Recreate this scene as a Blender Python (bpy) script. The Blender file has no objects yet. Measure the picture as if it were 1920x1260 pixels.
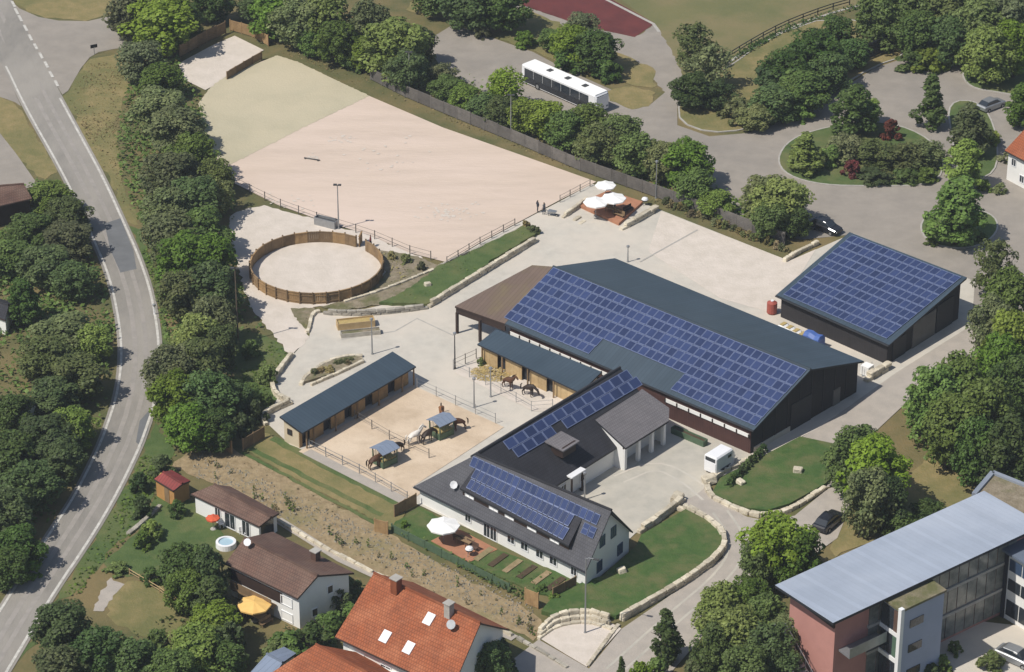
import bpy, bmesh, math, random
from mathutils import Vector, Matrix
from mathutils.geometry import tessellate_polygon
random.seed(7)
S = bpy.context.scene
COL = S.collection
# ---------------------------------------------------------------- camera, sky, sun, exposure
PITCH = math.radians(29.0); FPX = 6000.0; DIST = 375.0
CAMP = Vector((0, -DIST*math.cos(PITCH), DIST*math.sin(PITCH)))
cam_d = bpy.data.cameras.new('camera'); cam = bpy.data.objects.new('camera', cam_d); COL.objects.link(cam)
cam.location = CAMP; cam.rotation_euler = (math.pi/2-PITCH, 0, 0)
cam_d.sensor_width = 36; cam_d.lens = 36*FPX/1920; cam_d.clip_start = 5; cam_d.clip_end = 6000
S.camera = cam
SUN_EL = math.radians(54); SUN_AZ = math.radians(211)
tosun = Vector((math.cos(SUN_AZ)*math.cos(SUN_EL), math.sin(SUN_AZ)*math.cos(SUN_EL), math.sin(SUN_EL)))
W = bpy.data.worlds.new('World'); S.world = W; W.use_nodes = True
wn = W.node_tree.nodes; wl = W.node_tree.links
sky = wn.new('ShaderNodeTexSky'); sky.sky_type = 'NISHITA'; sky.sun_disc = False
sky.sun_elevation = SUN_EL; sky.sun_rotation = math.atan2(tosun.x, tosun.y)
wl.new(sky.outputs[0], wn['Background'].inputs[0]); wn['Background'].inputs[1].default_value = 0.09
sl = bpy.data.lights.new('sun', 'SUN'); sl.energy = 4.3; sl.angle = math.radians(.53); sl.color = (1, .95, .87)
so = bpy.data.objects.new('sun', sl); COL.objects.link(so); so.location = tosun*200
so.rotation_euler = tosun.to_track_quat('Z', 'Y').to_euler()
S.view_settings.view_transform = 'Standard'; S.view_settings.look = 'None'
S.view_settings.exposure = 0.08; S.view_settings.gamma = 1; S.view_settings.use_curve_mapping = False
# ---------------------------------------------------------------- survey: a picture point and a height give a place on the site
FW = Vector((0, math.cos(PITCH), -math.sin(PITCH))); UP = Vector((0, math.sin(PITCH), math.cos(PITCH)))
def ray(x, y): return FW*FPX + Vector((1, 0, 0))*(x-960) - UP*(y-630)
def P(x, y, z=0.0):
    d = ray(x, y); t = (z-CAMP.z)/d.z
    return CAMP + d*t
def onplane(x, y, p0, n):
    d = ray(x, y); return CAMP + d*((p0-CAMP).dot(n)/d.dot(n))
def pxm(x, y): return FPX/(P(x, y)-CAMP).length
# ---------------------------------------------------------------- materials
def lin(c): return tuple((v/12.92 if v <= .04045 else ((v+.055)/1.055)**2.4) for v in [q/255 for q in c])
M = {}
def mat(name, c1, c2=None, scale=1.0, rough=.9, bump=0.0, bscale=None, c3=None, scale3=.08, rnd=0.0, spec=.3, metal=0.0, uvlines=None, stretch=None, c3amt=(.45,.62)):
    """colours are base reflectances (linear)"""
    m = bpy.data.materials.new(name); m.use_nodes = True; nt = m.node_tree; N = nt.nodes; L = nt.links
    b = N['Principled BSDF']; b.inputs['Roughness'].default_value = rough; b.inputs['Metallic'].default_value = metal
    b.inputs['Specular IOR Level'].default_value = spec
    geo = N.new('ShaderNodeNewGeometry'); pos = geo.outputs['Position']
    if stretch:
        mp = N.new('ShaderNodeMapping'); L.new(pos, mp.inputs[0]); mp.inputs['Rotation'].default_value = (0, 0, stretch[0]); mp.inputs['Scale'].default_value = (stretch[1], stretch[2], 1); pos = mp.outputs[0]
    col = None
    def noise(sc, det=5):
        n = N.new('ShaderNodeTexNoise'); n.inputs['Scale'].default_value = sc; n.inputs['Detail'].default_value = det; n.inputs['Roughness'].default_value = .65
        L.new(pos, n.inputs['Vector']); return n
    def ramp(src, lo, hi):
        r = N.new('ShaderNodeMapRange'); r.inputs[1].default_value = lo; r.inputs[2].default_value = hi; L.new(src, r.inputs[0]); return r.outputs[0]
    def mix(f, a, bb, mode='MIX'):
        x = N.new('ShaderNodeMix'); x.data_type = 'RGBA'; x.blend_type = mode
        if isinstance(f, float): x.inputs[0].default_value = f
        else: L.new(f, x.inputs[0])
        for i, v in ((6, a), (7, bb)):
            if isinstance(v, tuple): x.inputs[i].default_value = (*v, 1)
            else: L.new(v, x.inputs[i])
        return x.outputs[2]
    if c2 is None: c2 = tuple(v*.8 for v in c1)
    n1 = noise(scale)
    col = mix(ramp(n1.outputs[0], .35, .65), c1, c2)
    if c3:
        n3 = noise(scale3, 6); col = mix(ramp(n3.outputs[0], *c3amt), col, c3)
    if uvlines:   # (u spacing, v spacing, depth)
        uv = N.new('ShaderNodeUVMap'); br = N.new('ShaderNodeTexBrick'); L.new(uv.outputs[0], br.inputs[0])
        br.inputs['Scale'].default_value = 1; br.inputs['Brick Width'].default_value = uvlines[0]; br.inputs['Row Height'].default_value = uvlines[1]
        br.inputs['Mortar Size'].default_value = uvlines[2]; br.offset = uvlines[3] if len(uvlines) > 3 else .5
        br.inputs['Color1'].default_value = (1, 1, 1, 1); br.inputs['Color2'].default_value = (.88, .88, .88, 1); br.inputs['Mortar'].default_value = (.62, .62, .62, 1)
        col = mix(1.0, col, br.outputs[0], 'MULTIPLY')
    if rnd:
        oi = N.new('ShaderNodeObjectInfo'); h = N.new('ShaderNodeHueSaturation'); L.new(col, h.inputs['Color'])
        r = N.new('ShaderNodeMapRange'); r.inputs[3].default_value = 1-rnd; r.inputs[4].default_value = 1+rnd; L.new(oi.outputs['Random'], r.inputs[0]); L.new(r.outputs[0], h.inputs['Value']); col = h.outputs[0]
    L.new(col, b.inputs['Base Color'])
    if bump:
        nb = noise(bscale or scale*4); bp = N.new('ShaderNodeBump'); bp.inputs['Strength'].default_value = min(1, bump); bp.inputs['Distance'].default_value = .15
        L.new(nb.outputs[0], bp.inputs['Height']); L.new(bp.outputs[0], b.inputs['Normal'])
    M[name] = m; return m
def leafmat(name, c1, c2):
    m = bpy.data.materials.new(name); m.use_nodes = True; nt = m.node_tree; N = nt.nodes; L = nt.links
    b = N['Principled BSDF']; b.inputs['Roughness'].default_value = .55; b.inputs['Specular IOR Level'].default_value = .25
    oi = N.new('ShaderNodeObjectInfo'); geo = N.new('ShaderNodeNewGeometry')
    n = N.new('ShaderNodeTexNoise'); n.inputs['Scale'].default_value = .55; n.inputs['Detail'].default_value = 4; L.new(geo.outputs['Position'], n.inputs['Vector'])
    r = N.new('ShaderNodeMapRange'); r.inputs[1].default_value = .35; r.inputs[2].default_value = .65; L.new(n.outputs[0], r.inputs[0])
    x = N.new('ShaderNodeMix'); x.data_type = 'RGBA'; L.new(r.outputs[0], x.inputs[0]); x.inputs[6].default_value = (*c1, 1); x.inputs[7].default_value = (*c2, 1)
    h = N.new('ShaderNodeHueSaturation'); L.new(x.outputs[2], h.inputs['Color'])
    for s, inp, lo, hi in ((1, 'Value', .75, 1.5), (7.3, 'Hue', .482, .513), (3.7, 'Saturation', .86, 1.12)):
        mm = N.new('ShaderNodeMath'); mm.operation = 'MULTIPLY'; L.new(oi.outputs['Random'], mm.inputs[0]); mm.inputs[1].default_value = s
        fr = N.new('ShaderNodeMath'); fr.operation = 'FRACT'; L.new(mm.outputs[0], fr.inputs[0])
        rr = N.new('ShaderNodeMapRange'); rr.inputs[3].default_value = lo; rr.inputs[4].default_value = hi; L.new(fr.outputs[0], rr.inputs[0]); L.new(rr.outputs[0], h.inputs[inp])
    ri = N.new('ShaderNodeMapRange'); ri.inputs[3].default_value = .65; ri.inputs[4].default_value = 1.35; L.new(geo.outputs['Random Per Island'], ri.inputs[0])
    x2 = N.new('ShaderNodeMix'); x2.data_type = 'RGBA'; x2.blend_type = 'MULTIPLY'; x2.inputs[0].default_value = 1; L.new(h.outputs[0], x2.inputs[6]); L.new(ri.outputs[0], x2.inputs[7])
    L.new(x2.outputs[2], b.inputs['Base Color'])
    tr = N.new('ShaderNodeBsdfTranslucent'); L.new(x2.outputs[2], tr.inputs[0])
    ms = N.new('ShaderNodeMixShader'); ms.inputs[0].default_value = .32
    L.new(b.outputs[0], ms.inputs[1]); L.new(tr.outputs[0], ms.inputs[2]); L.new(ms.outputs[0], N['Material Output'].inputs[0])
    M[name] = m; return m
# ground
mat('meadow', (.135,.12,.05), (.085,.095,.035), .35, bump=.6, bscale=2.5, c3=(.19,.145,.065), scale3=.06)
mat('dry_grass', (.27,.21,.095), (.19,.165,.065), .5, bump=.6, bscale=3, c3=(.14,.14,.052), scale3=.09)
mat('lush_grass', (.06,.1,.028), (.09,.13,.04), .6, bump=.6, bscale=4, c3=(.14,.145,.055), scale3=.12)
mat('lawn_grass', (.046,.094,.022), (.072,.122,.032), 1.1, bump=.6, bscale=5, c3=(.135,.135,.055), scale3=.35, c3amt=(.44,.7))
mat('field_grass', (.165,.155,.065), (.13,.135,.055), .15, bump=.4, bscale=2, c3=(.21,.17,.085), scale3=.05)
mat('bank_soil', (.35,.265,.155), (.235,.175,.095), 1.1, bump=.8, bscale=3, c3=(.22,.19,.09), scale3=.14, c3amt=(.52,.7))
mat('sand_pink', (.6,.485,.395), (.53,.43,.35), .35, bump=.35, bscale=3, c3=(.63,.51,.425), scale3=.09, stretch=(.72,.22,1.0))
mat('sand_green', (.46,.415,.295), (.42,.38,.265), .22, bump=.35, bscale=3, c3=(.5,.44,.31), scale3=.05)
mat('sand_pale', (.62,.55,.48), (.54,.48,.41), .5, bump=.35, bscale=3)
mat('sand_paddock', (.58,.46,.335), (.48,.375,.265), .35, bump=.4, bscale=3, c3=(.63,.51,.38), scale3=.13)
mat('concrete', (.53,.495,.43), (.455,.425,.37), .6, rough=.85, bump=.15, bscale=5, c3=(.58,.52,.44), scale3=.045)
mat('concrete_worn', (.46,.43,.37), (.38,.36,.31), .5, rough=.85, bump=.15, bscale=5, c3=(.5,.46,.385), scale3=.12)
mat('asphalt', (.27,.25,.22), (.215,.2,.178), .5, rough=.85, bump=.2, bscale=6, c3=(.31,.285,.25), scale3=.07, stretch=(.6,1,.35))
mat('asphalt_parking', (.315,.28,.24), (.265,.238,.205), .35, rough=.85, bump=.2, bscale=6, c3=(.225,.205,.18), scale3=.06, c3amt=(.5,.75))
mat('asphalt_patch', (.16,.165,.17), (.13,.135,.14), .5, rough=.85)
mat('tyre_track', (.33,.3,.27), (.27,.25,.225), .7, rough=.85)
mat('paving', (.41,.365,.315), (.35,.315,.275), .6, rough=.85, bump=.3, bscale=6)
mat('white_paint', (.6,.58,.53), (.42,.4,.36), 1.5, rough=.7)
mat('red_track', (.14,.035,.032), (.1,.027,.026), .3)
mat('gravel', (.3,.25,.18), (.2,.165,.11), 1.2, bump=.9, bscale=5, c3=(.13,.13,.055), scale3=.25)
mat('kerb_stone', (.42,.4,.36), (.34,.32,.29), 1.2)
mat('tile_terrace', (.42,.2,.115), (.34,.16,.095), 1.0)
mat('soil_dark', (.09,.06,.035), (.06,.045,.025), 1.5, bump=.6)
# building
mat('roof_slate', (.055,.08,.105), (.045,.068,.09), .25, rough=.5, spec=.4, uvlines=(.5,50,.03,0))
mat('roof_brown', (.155,.11,.085), (.12,.085,.068), .4, rough=.65, c3=(.17,.13,.075), scale3=.2, uvlines=(.5,50,.03,0))
mat('roof_anthracite', (.1,.1,.11), (.08,.08,.09), .6, rough=.75, uvlines=(.3,.36,.03))
mat('roof_dark', (.042,.042,.05), (.03,.03,.036), .6, rough=.8, uvlines=(.3,.36,.03))
mat('roof_grey', (.2,.185,.19), (.165,.155,.16), .6, rough=.8, uvlines=(.3,.36,.03))
mat('roof_tile_red', (.36,.105,.042), (.27,.085,.038), .9, rough=.8, c3=(.4,.14,.065), scale3=.35, uvlines=(.3,.36,.045))
mat('roof_tile_brown', (.17,.095,.07), (.125,.075,.058), .8, rough=.8, c3=(.19,.12,.09), scale3=.3, uvlines=(.3,.36,.045))
mat('roof_hut_red', (.27,.05,.045), (.2,.045,.04), .8, rough=.7, uvlines=(.4,50,.05,0))
mat('zinc', (.36,.405,.48), (.325,.365,.435), .18, rough=.5, spec=.4, c3=(.4,.44,.51), scale3=.06, uvlines=(.6,60,.007,0))
mat('zinc_dark', (.22,.265,.35), (.2,.24,.31), .25, rough=.5, uvlines=(.6,60,.02,0))
mat('trim_dark', (.03,.032,.038), (.022,.024,.028), 2, rough=.6)
mat('trim_brown', (.045,.028,.022), (.035,.022,.018), 2, rough=.7)
mat('white_wall', (.8,.79,.76), (.74,.73,.7), .4, rough=.9)
mat('cream_wall', (.6,.5,.36), (.54,.46,.33), .5)
mat('pink_wall', (.46,.225,.19), (.41,.2,.17), .5)
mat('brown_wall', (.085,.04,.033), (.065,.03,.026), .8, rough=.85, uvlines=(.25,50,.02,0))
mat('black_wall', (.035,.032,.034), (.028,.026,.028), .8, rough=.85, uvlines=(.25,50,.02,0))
mat('grey_door', (.16,.155,.15), (.13,.125,.12), .8, rough=.7)
mat('timber', (.36,.235,.115), (.26,.165,.08), 1.3, rough=.85, rnd=.2)
mat('timber_old', (.25,.17,.095), (.18,.12,.065), 1.3, rough=.9, rnd=.22)
mat('timber_light', (.5,.37,.2), (.4,.28,.14), 1.3, rough=.85, rnd=.15)
mat('timber_grey', (.155,.14,.125), (.11,.1,.09), 1.3, rough=.9, rnd=.22)
mat('post_wood', (.16,.12,.085), (.11,.085,.06), 2, rough=.9)
mat('orange_wall', (.48,.26,.09), (.4,.21,.075), 1)
mat('limestone', (.62,.56,.44), (.46,.4,.3), 1.2, rough=.9, bump=.7, bscale=4, rnd=.22)
mat('limestone_grey', (.4,.37,.31), (.3,.275,.23), 1.2, rough=.9, bump=.7, bscale=4, rnd=.22)
mat('steel', (.38,.39,.4), (.32,.33,.34), 2, rough=.45, metal=.6)
mat('steel_dark', (.07,.07,.07), (.05,.05,.05), 2, rough=.5)
mat('fabric_white', (.85,.84,.81), (.8,.79,.76), 1, rough=.9)
mat('fabric_yellow', (.8,.52,.18), (.75,.47,.15), 1, rough=.9)
mat('fabric_red', (.65,.12,.05), (.55,.1,.045), 1, rough=.9)
mat('blue_tarp', (.08,.15,.42), (.06,.12,.33), 1.5, rough=.5)
mat('red_paint', (.36,.09,.065), (.3,.075,.055), 2, rough=.5)
mat('green_paint', (.09,.14,.085), (.07,.11,.065), 2, rough=.6)
mat('white_gloss', (.8,.8,.8), (.76,.76,.77), 1, rough=.25, spec=.5)
mat('black_gloss', (.015,.016,.02), (.02,.021,.026), 1, rough=.15, spec=.5)
mat('tyre', (.02,.02,.02), (.028,.027,.026), 3, rough=.9)
mat('tower_panel', (.36,.4,.52), (.33,.37,.48), .4, rough=.6)
mat('glass_facade', (.26,.26,.23), (.12,.13,.12), .8, rough=.2, spec=.6)  # pale tan mottling is reflections painted into the glass colour
mat('stone_dark', (.3,.27,.21), (.2,.18,.14), 2)
mat('glass', (.02,.026,.034), (.03,.037,.045), .4, rough=.08, spec=.7)
mat('glass_blue', (.05,.085,.15), (.035,.06,.11), .4, rough=.1, spec=.6)
mat('glass_green', (.12,.2,.14), (.09,.15,.11), .4, rough=.15, spec=.6)
mat('panel_cell', (.036,.053,.13), (.026,.039,.098), .35, rough=.24, spec=.5, rnd=.2)  # per-panel value spread paints uneven reflections into the cell colour
mat('panel_frame', (.14,.175,.295), (.125,.155,.265), 1, rough=.45, spec=.5)  # aluminium frame, its lavender blue is sky reflection put into the colour
mat('bark', (.075,.055,.038), (.05,.036,.026), 2, rough=.95)
mat('hay', (.5,.38,.16), (.4,.3,.12), 2, bump=.8)
mat('horse_bay', (.1,.045,.022), (.07,.032,.018), 2, rough=.6)
mat('horse_dark', (.035,.022,.016), (.026,.018,.014), 2, rough=.55)
mat('horse_chestnut', (.26,.11,.04), (.2,.085,.034), 2, rough=.6)
mat('horse_white', (.7,.66,.6), (.6,.56,.5), 2, rough=.7)
mat('skin', (.5,.3,.22), None, 2, rough=.6)
mat('cloth_dark', (.035,.04,.055), None, 3); mat('cloth_grey', (.2,.2,.21), None, 3); mat('cloth_red', (.25,.06,.05), None, 3)
mat('hair', (.05,.03,.018), None, 3)
mat('water', (.4,.55,.62), (.36,.5,.58), .8, rough=.08, spec=.6)
leafmat('leaf_mid', (.085,.135,.027), (.125,.182,.04))
leafmat('leaf_dark', (.055,.095,.025), (.082,.125,.034))
leafmat('leaf_light', (.13,.185,.03), (.17,.225,.042))
leafmat('leaf_olive', (.11,.135,.05), (.15,.168,.065))
leafmat('leaf_red', (.14,.03,.018), (.09,.025,.016))
leafmat('leaf_dry', (.28,.225,.1), (.2,.175,.075))
# ---------------------------------------------------------------- builders
class MB:
    def __init__(s): s.v = []; s.f = []; s.m = []; s.uv = []
    def face(s, pts, mi=0, uv=None):
        b = len(s.v); s.v += [tuple(p) for p in pts]; s.f.append(tuple(range(b, b+len(pts)))); s.m.append(mi); s.uv.append(uv)
    def poly(s, verts, faces, mi=0):
        b = len(s.v); s.v += [tuple(p) for p in verts]
        for f in faces: s.f.append(tuple(b+i for i in f)); s.m.append(mi); s.uv.append(None)
    def box(s, c, sz, rz=0, mi=0, R=None):
        x, y, z = [q/2 for q in sz]; R = R or Matrix.Rotation(rz, 3, 'Z'); c = Vector(c)
        vs = [c+R@Vector((a*x, b*y, d*z)) for a in (-1, 1) for b in (-1, 1) for d in (-1, 1)]
        s.poly(vs, [(0,1,3,2),(4,6,7,5),(0,4,5,1),(2,3,7,6),(0,2,6,4),(1,5,7,3)], mi)
    def bar(s, a, b, w, h=None, mi=0):
        a = Vector(a); b = Vector(b); d = b-a
        if d.length < 1e-6: return
        q = d.to_track_quat('X', 'Z').to_matrix(); s.box((a+b)/2, (d.length, w, h or w), mi=mi, R=q)
    def tube(s, pts, r, n=6, mi=0, cap=True):
        rs = r if isinstance(r, (list, tuple)) else [r]*len(pts); rings = []; b = len(s.v)
        for i, p in enumerate(pts):
            p = Vector(p); d = (Vector(pts[min(i+1, len(pts)-1)])-Vector(pts[max(i-1, 0)])).normalized()
            q = d.to_track_quat('Z', 'Y').to_matrix()
            for k in range(n):
                a = k*2*math.pi/n; s.v.append(tuple(p+q@Vector((math.cos(a)*rs[i], math.sin(a)*rs[i], 0))))
        for i in range(len(pts)-1):
            for k in range(n):
                k2 = (k+1) % n; s.f.append((b+i*n+k, b+i*n+k2, b+(i+1)*n+k2, b+(i+1)*n+k)); s.m.append(mi); s.uv.append(None)
        if cap:
            e = b+(len(pts)-1)*n
            s.f.append(tuple(range(e, e+n))); s.m.append(mi); s.uv.append(None); s.f.append(tuple(reversed(range(b, b+n)))); s.m.append(mi); s.uv.append(None)
    def prism(s, pts, z0, z1, mi=0):
        """plan polygon (x,y) extruded"""
        n = len(pts); area = sum(pts[i][0]*pts[(i+1) % n][1]-pts[(i+1) % n][0]*pts[i][1] for i in range(n))
        if area < 0: pts = pts[::-1]
        vs = [(p[0], p[1], z0) for p in pts]+[(p[0], p[1], z1) for p in pts]
        fs = [(i, (i+1) % n, n+(i+1) % n, n+i) for i in range(n)]
        s.poly(vs, fs, mi)
        tris = tessellate_polygon([[Vector((p[0], p[1], 0)) for p in pts]])
        for t in tris:
            a = [Vector((pts[i][0], pts[i][1], z1)) for i in t]
            if (a[1]-a[0]).cross(a[2]-a[0]).z < 0: a = a[::-1]
            s.face(a, mi)
    def slab(s, pts, th, mi=0, mside=None):
        """sloping flat panel, thickness th below; uv in metres along its first edge and up the slope"""
        pts = [Vector(p) for p in pts]; n = (pts[1]-pts[0]).cross(pts[2]-pts[1]).normalized()
        if n.z < 0: pts = pts[::-1]; n = -n
        hz = Vector((0, 0, 1)).cross(n)
        u = hz.normalized() if hz.length > 1e-4 else (pts[1]-pts[0]).normalized()
        w = n.cross(u); o = pts[0]
        s.face(pts, mi, [((p-o).dot(u), (p-o).dot(w)) for p in pts])
        lo = [p-Vector((0, 0, th)) for p in pts]; k = len(pts); ms = mi if mside is None else mside
        for i in range(k): s.face([pts[i], lo[i], lo[(i+1) % k], pts[(i+1) % k]], ms)
        s.face(lo[::-1], ms)
    def build(s, name, mats, parent=None, org=(0, 0, 0), smooth=False):
        o3 = Vector(org); me = bpy.data.meshes.new(name)
        me.from_pydata([tuple(Vector(v)-o3) for v in s.v], [], s.f)
        if not isinstance(mats, (list, tuple)): mats = [mats]
        for q in mats: me.materials.append(M[q] if isinstance(q, str) else q)
        me.polygons.foreach_set('material_index', s.m)
        if any(u for u in s.uv):
            ul = me.uv_layers.new(name='UVMap')
            for p, u in zip(me.polygons, s.uv):
                if u:
                    for li, q in zip(p.loop_indices, u): ul.data[li].uv = q
        if smooth: me.polygons.foreach_set('use_smooth', [True]*len(me.polygons))
        me.update(); ob = bpy.data.objects.new(name, me); COL.objects.link(ob)
        if parent: ob.parent = parent
        return ob
def tag(o, label, cat=None, group=None, kind=None):
    o['label'] = label
    if cat: o['category'] = cat
    if group: o['group'] = group
    if kind: o['kind'] = kind
    return o
def thing(name, loc, label, cat, group=None, rz=0):
    o = bpy.data.objects.new(name, None); COL.objects.link(o); o.location = loc; o.rotation_euler = (0, 0, rz); o.empty_display_size = .5
    return tag(o, label, cat, group)
def link(name, me, parent=None, loc=(0, 0, 0), rot=None, sc=(1, 1, 1)):
    o = bpy.data.objects.new(name, me); COL.objects.link(o)
    if parent: o.parent = parent
    o.location = loc
    if rot is not None: o.rotation_euler = rot
    o.scale = sc
    return o
def clone(root, loc, rz=0, label=None, group=None, sc=None):
    r = root.copy(); COL.objects.link(r); r.location = loc; r.rotation_euler = (0, 0, rz)
    if sc: r.scale = sc
    if label: r['label'] = label
    if group: r['group'] = group
    for ch in KIDS[root.name]:
        c = ch.copy(); COL.objects.link(c); c.parent = r
        for g in KIDS.get(ch.name, []):
            d = g.copy(); COL.objects.link(d); d.parent = c
    return r
KIDS = {}
def remember(root):
    for ob in list(COL.objects):
        if ob.parent is root: KIDS.setdefault(root.name, []).append(ob)
    for ch in KIDS.get(root.name, []):
        for ob in list(COL.objects):
            if ob.parent is ch: KIDS.setdefault(ch.name, []).append(ob)
def smoothline(pts, it=2, closed=False):
    for _ in range(it):
        out = []; n = len(pts)
        rng = range(n if closed else n-1)
        if not closed: out.append(pts[0])
        for i in rng:
            a = pts[i]; b = pts[(i+1) % n]
            out += [(a[0]*.75+b[0]*.25, a[1]*.75+b[1]*.25), (a[0]*.25+b[0]*.75, a[1]*.25+b[1]*.75)]
        if not closed: out.append(pts[-1])
        pts = out
    return pts
def resample(pts, step):
    out = [Vector(pts[0])]; acc = 0
    for a, b in zip(pts, pts[1:]):
        a = Vector(a); b = Vector(b); L = (b-a).length
        if L < 1e-6: continue
        t = step-acc
        while t <= L: out.append(a+(b-a)*(t/L)); t += step
        acc = (acc+L) % step if L >= step-acc else acc+L
    return out
def jitter(pts, amp, step, closed=True):
    w = [Vector((p[0], p[1], 0)) for p in pts]; w = resample(w+([w[0]] if closed else []), step)
    return [(p.x+random.uniform(-amp, amp), p.y+random.uniform(-amp, amp)) for p in w[:-1 if closed else None]]
def region(name, px, layer, m, label, cat, sm=0, jit=0, thick=0, kind='structure'):
    """a sheet of ground, path, sand or lawn; thick gives a raised bed"""
    if sm: px = smoothline(px, sm, True)
    pts = [(P(*p).x, P(*p).y) for p in px]
    if jit: pts = jitter(pts, jit, jit*3)
    z = layer*.02; mb = MB()
    if thick: mb.prism(pts, -.05, thick+z)
    else:
        for t in tessellate_polygon([[Vector((p[0], p[1], 0)) for p in pts]]):
            a = [Vector((pts[i][0], pts[i][1], z)) for i in t]
            if (a[1]-a[0]).cross(a[2]-a[0]).z < 0: a = a[::-1]
            mb.face(a)
    return tag(mb.build(name, m), label, cat, kind=kind)
def strip_mb(mb, pts, w, z, mi=0):
    pts = [Vector((p[0], p[1], 0)) for p in pts]; L = []; R = []
    for i, p in enumerate(pts):
        d = (pts[min(i+1, len(pts)-1)]-pts[max(i-1, 0)]).normalized(); nn = Vector((-d.y, d.x, 0))*w/2
        L.append(p+nn+Vector((0, 0, z))); R.append(p-nn+Vector((0, 0, z)))
    for i in range(len(pts)-1): mb.face([R[i], R[i+1], L[i+1], L[i]], mi)
def W2(px, sm=0, closed=False):
    if sm: px = smoothline(px, sm, closed)
    return [Vector((P(*p).x, P(*p).y, 0)) for p in px]
# ================================================================= GROUND, ROADS, PAVING
mb = MB(); mb.face([(-1500, -700, 0), (1500, -700, 0), (1500, 2500, 0), (-1500, 2500, 0)])
tag(mb.build('ground', 'meadow'), 'mottled olive meadow ground under the whole site', 'ground', kind='structure')
RR = [(-12,-65),(22,0),(40,38),(72,98),(112,172),(160,260),(200,333),(240,420),(267,480),(290,547),(303,620),(305,660),(303,720),(295,765),(283,800),(267,845),(220,940),(167,1027),(110,1110),(67,1183),(23,1257),(-20,1330)]
RL = [(-110,-65),(-40,55),(0,113),(40,200),(107,317),(145,395),(170,453),(200,523),(217,607),(221,660),(218,705),(210,747),(200,780),(178,840),(133,930),(97,983),(55,1048),(17,1107),(-40,1195),(-110,1330)]
RRs = smoothline(RR, 2); RLs = smoothline(RL, 2)
pts = W2(RRs)+W2(RLs)[::-1]
mb = MB()
for t in tessellate_polygon([[Vector((p.x, p.y, 0)) for p in pts]]):
    a = [Vector((pts[i].x, pts[i].y, .06)) for i in t]
    if (a[1]-a[0]).cross(a[2]-a[0]).z < 0: a = a[::-1]
    mb.face(a)
road = tag(mb.build('road', 'asphalt'), 'winding grey asphalt country road with white edge lines', 'road', kind='structure')
def off(pts, d):
    out = []
    for i, p in enumerate(pts):
        t = (pts[min(i+1, len(pts)-1)]-pts[max(i-1, 0)]).normalized(); out.append(p+Vector((-t.y, t.x, 0))*d)
    return out
rr = W2(RRs); rl = W2(RLs)
i0 = next(i for i, p in enumerate(RRs) if p[1] > 170)
mb = MB(); strip_mb(mb, off(rr[i0:], -.45), .3, .085); mb.build('edge_line', 'white_paint', road)
i1 = next(i for i, p in enumerate(RLs) if p[1] > 113)
mb = MB(); strip_mb(mb, off(rl[i1:], .45), .28, .085); mb.build('edge_line', 'white_paint', road)
for x, y in [(25,8),(31,22),(38,35),(48,53),(57,71),(67,88),(77,105),(87,122),(96,140),(106,157)]:
    mb = MB(); strip_mb(mb, W2([(x-3,y-5.5),(x+3,y+5.5)]), .38, .085); mb.build('lane_dash', 'white_paint', road)
# tyre-worn lane bands and repair patches in the asphalt
n = min(len(rr), len(rl))
def mid(f):
    a = resample(rr, 6); b = resample(rl, 6); k = min(len(a), len(b)); out = []
    for i in range(k):
        ia = a[int(i*(len(a)-1)/(k-1))]; ib = b[int(i*(len(b)-1)/(k-1))]; out.append(ia.lerp(ib, f))
    return out
for f, w in ((.36, .5), (.6, .55)):
    mb = MB(); strip_mb(mb, mid(f), w, .068); mb.build('tyre_band', 'tyre_track', road)
for q in ([(196,420),(226,410),(250,470),(256,505),(226,512),(207,470)], [(22,10),(60,110),(85,190),(50,180),(18,110),(2,60)], [(262,790),(280,770),(278,805),(265,838),(255,830)]):
    pp = W2(q); mb = MB(); mb.face([(p.x, p.y, .072) for p in pp][::-1]); mb.build('repair_patch', 'asphalt_patch' if q[0][0] != 22 else 'asphalt', road)
region('side_road', [(20,0),(36,16),(72,32),(110,39),(165,40),(210,30),(250,40),(250,88),(215,92),(185,98),(168,108),(152,128),(138,152),(128,170),(117,178),(60,85)], 2, 'asphalt_parking', 'wide grey junction mouth joining the country road beside a dry verge', 'road')
region('driveway', [(-60,40),(0,113),(40,200),(28,192),(0,182),(-60,170)], 2, 'asphalt_parking', 'grey paved bay on the far side of the country road', 'road')
region('verge', [(118,180),(138,158),(168,112),(215,98),(245,105),(245,160),(225,200),(215,250),(225,310),(250,390),(262,425),(240,418),(200,333),(160,260)], 1, 'dry_grass', 'dry yellow grass verge between the road junction and the tree belt', 'verge', jit=.5)
region('verge', [(20,-10),(36,14),(72,30),(110,37),(165,38),(210,28),(240,-10)], 1, 'dry_grass', 'dry grass corner above the road junction', 'verge', jit=.4)
region('verge', [(-30,165),(0,183),(25,190),(45,215),(107,320),(85,340),(55,320),(20,275),(-30,225)], 1.5, 'dry_grass', 'narrow dry grass strip along a grey yard by the road', 'verge', jit=.3)
region('yard', [(-60,225),(0,250),(30,288),(72,348),(20,360),(-60,360)], 2, 'asphalt_parking', 'grey paved yard before a brown roofed building by the road', 'yard')
region('verge', [(241,420),(262,428),(295,520),(315,620),(330,660),(305,660),(303,620),(290,547),(267,480)], 1, 'lush_grass', 'green grass verge between the curving road and the tree belt', 'verge', jit=.4)
region('verge', [(290,790),(330,845),(300,880),(285,930),(255,990),(195,1045),(150,1110),(112,1125),(60,1210),(23,1257),(67,1183),(110,1110),(167,1027),(220,940),(267,845)], 1, 'lush_grass', 'green grass verge falling from the road to the garden fence', 'verge', jit=.4)
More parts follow.
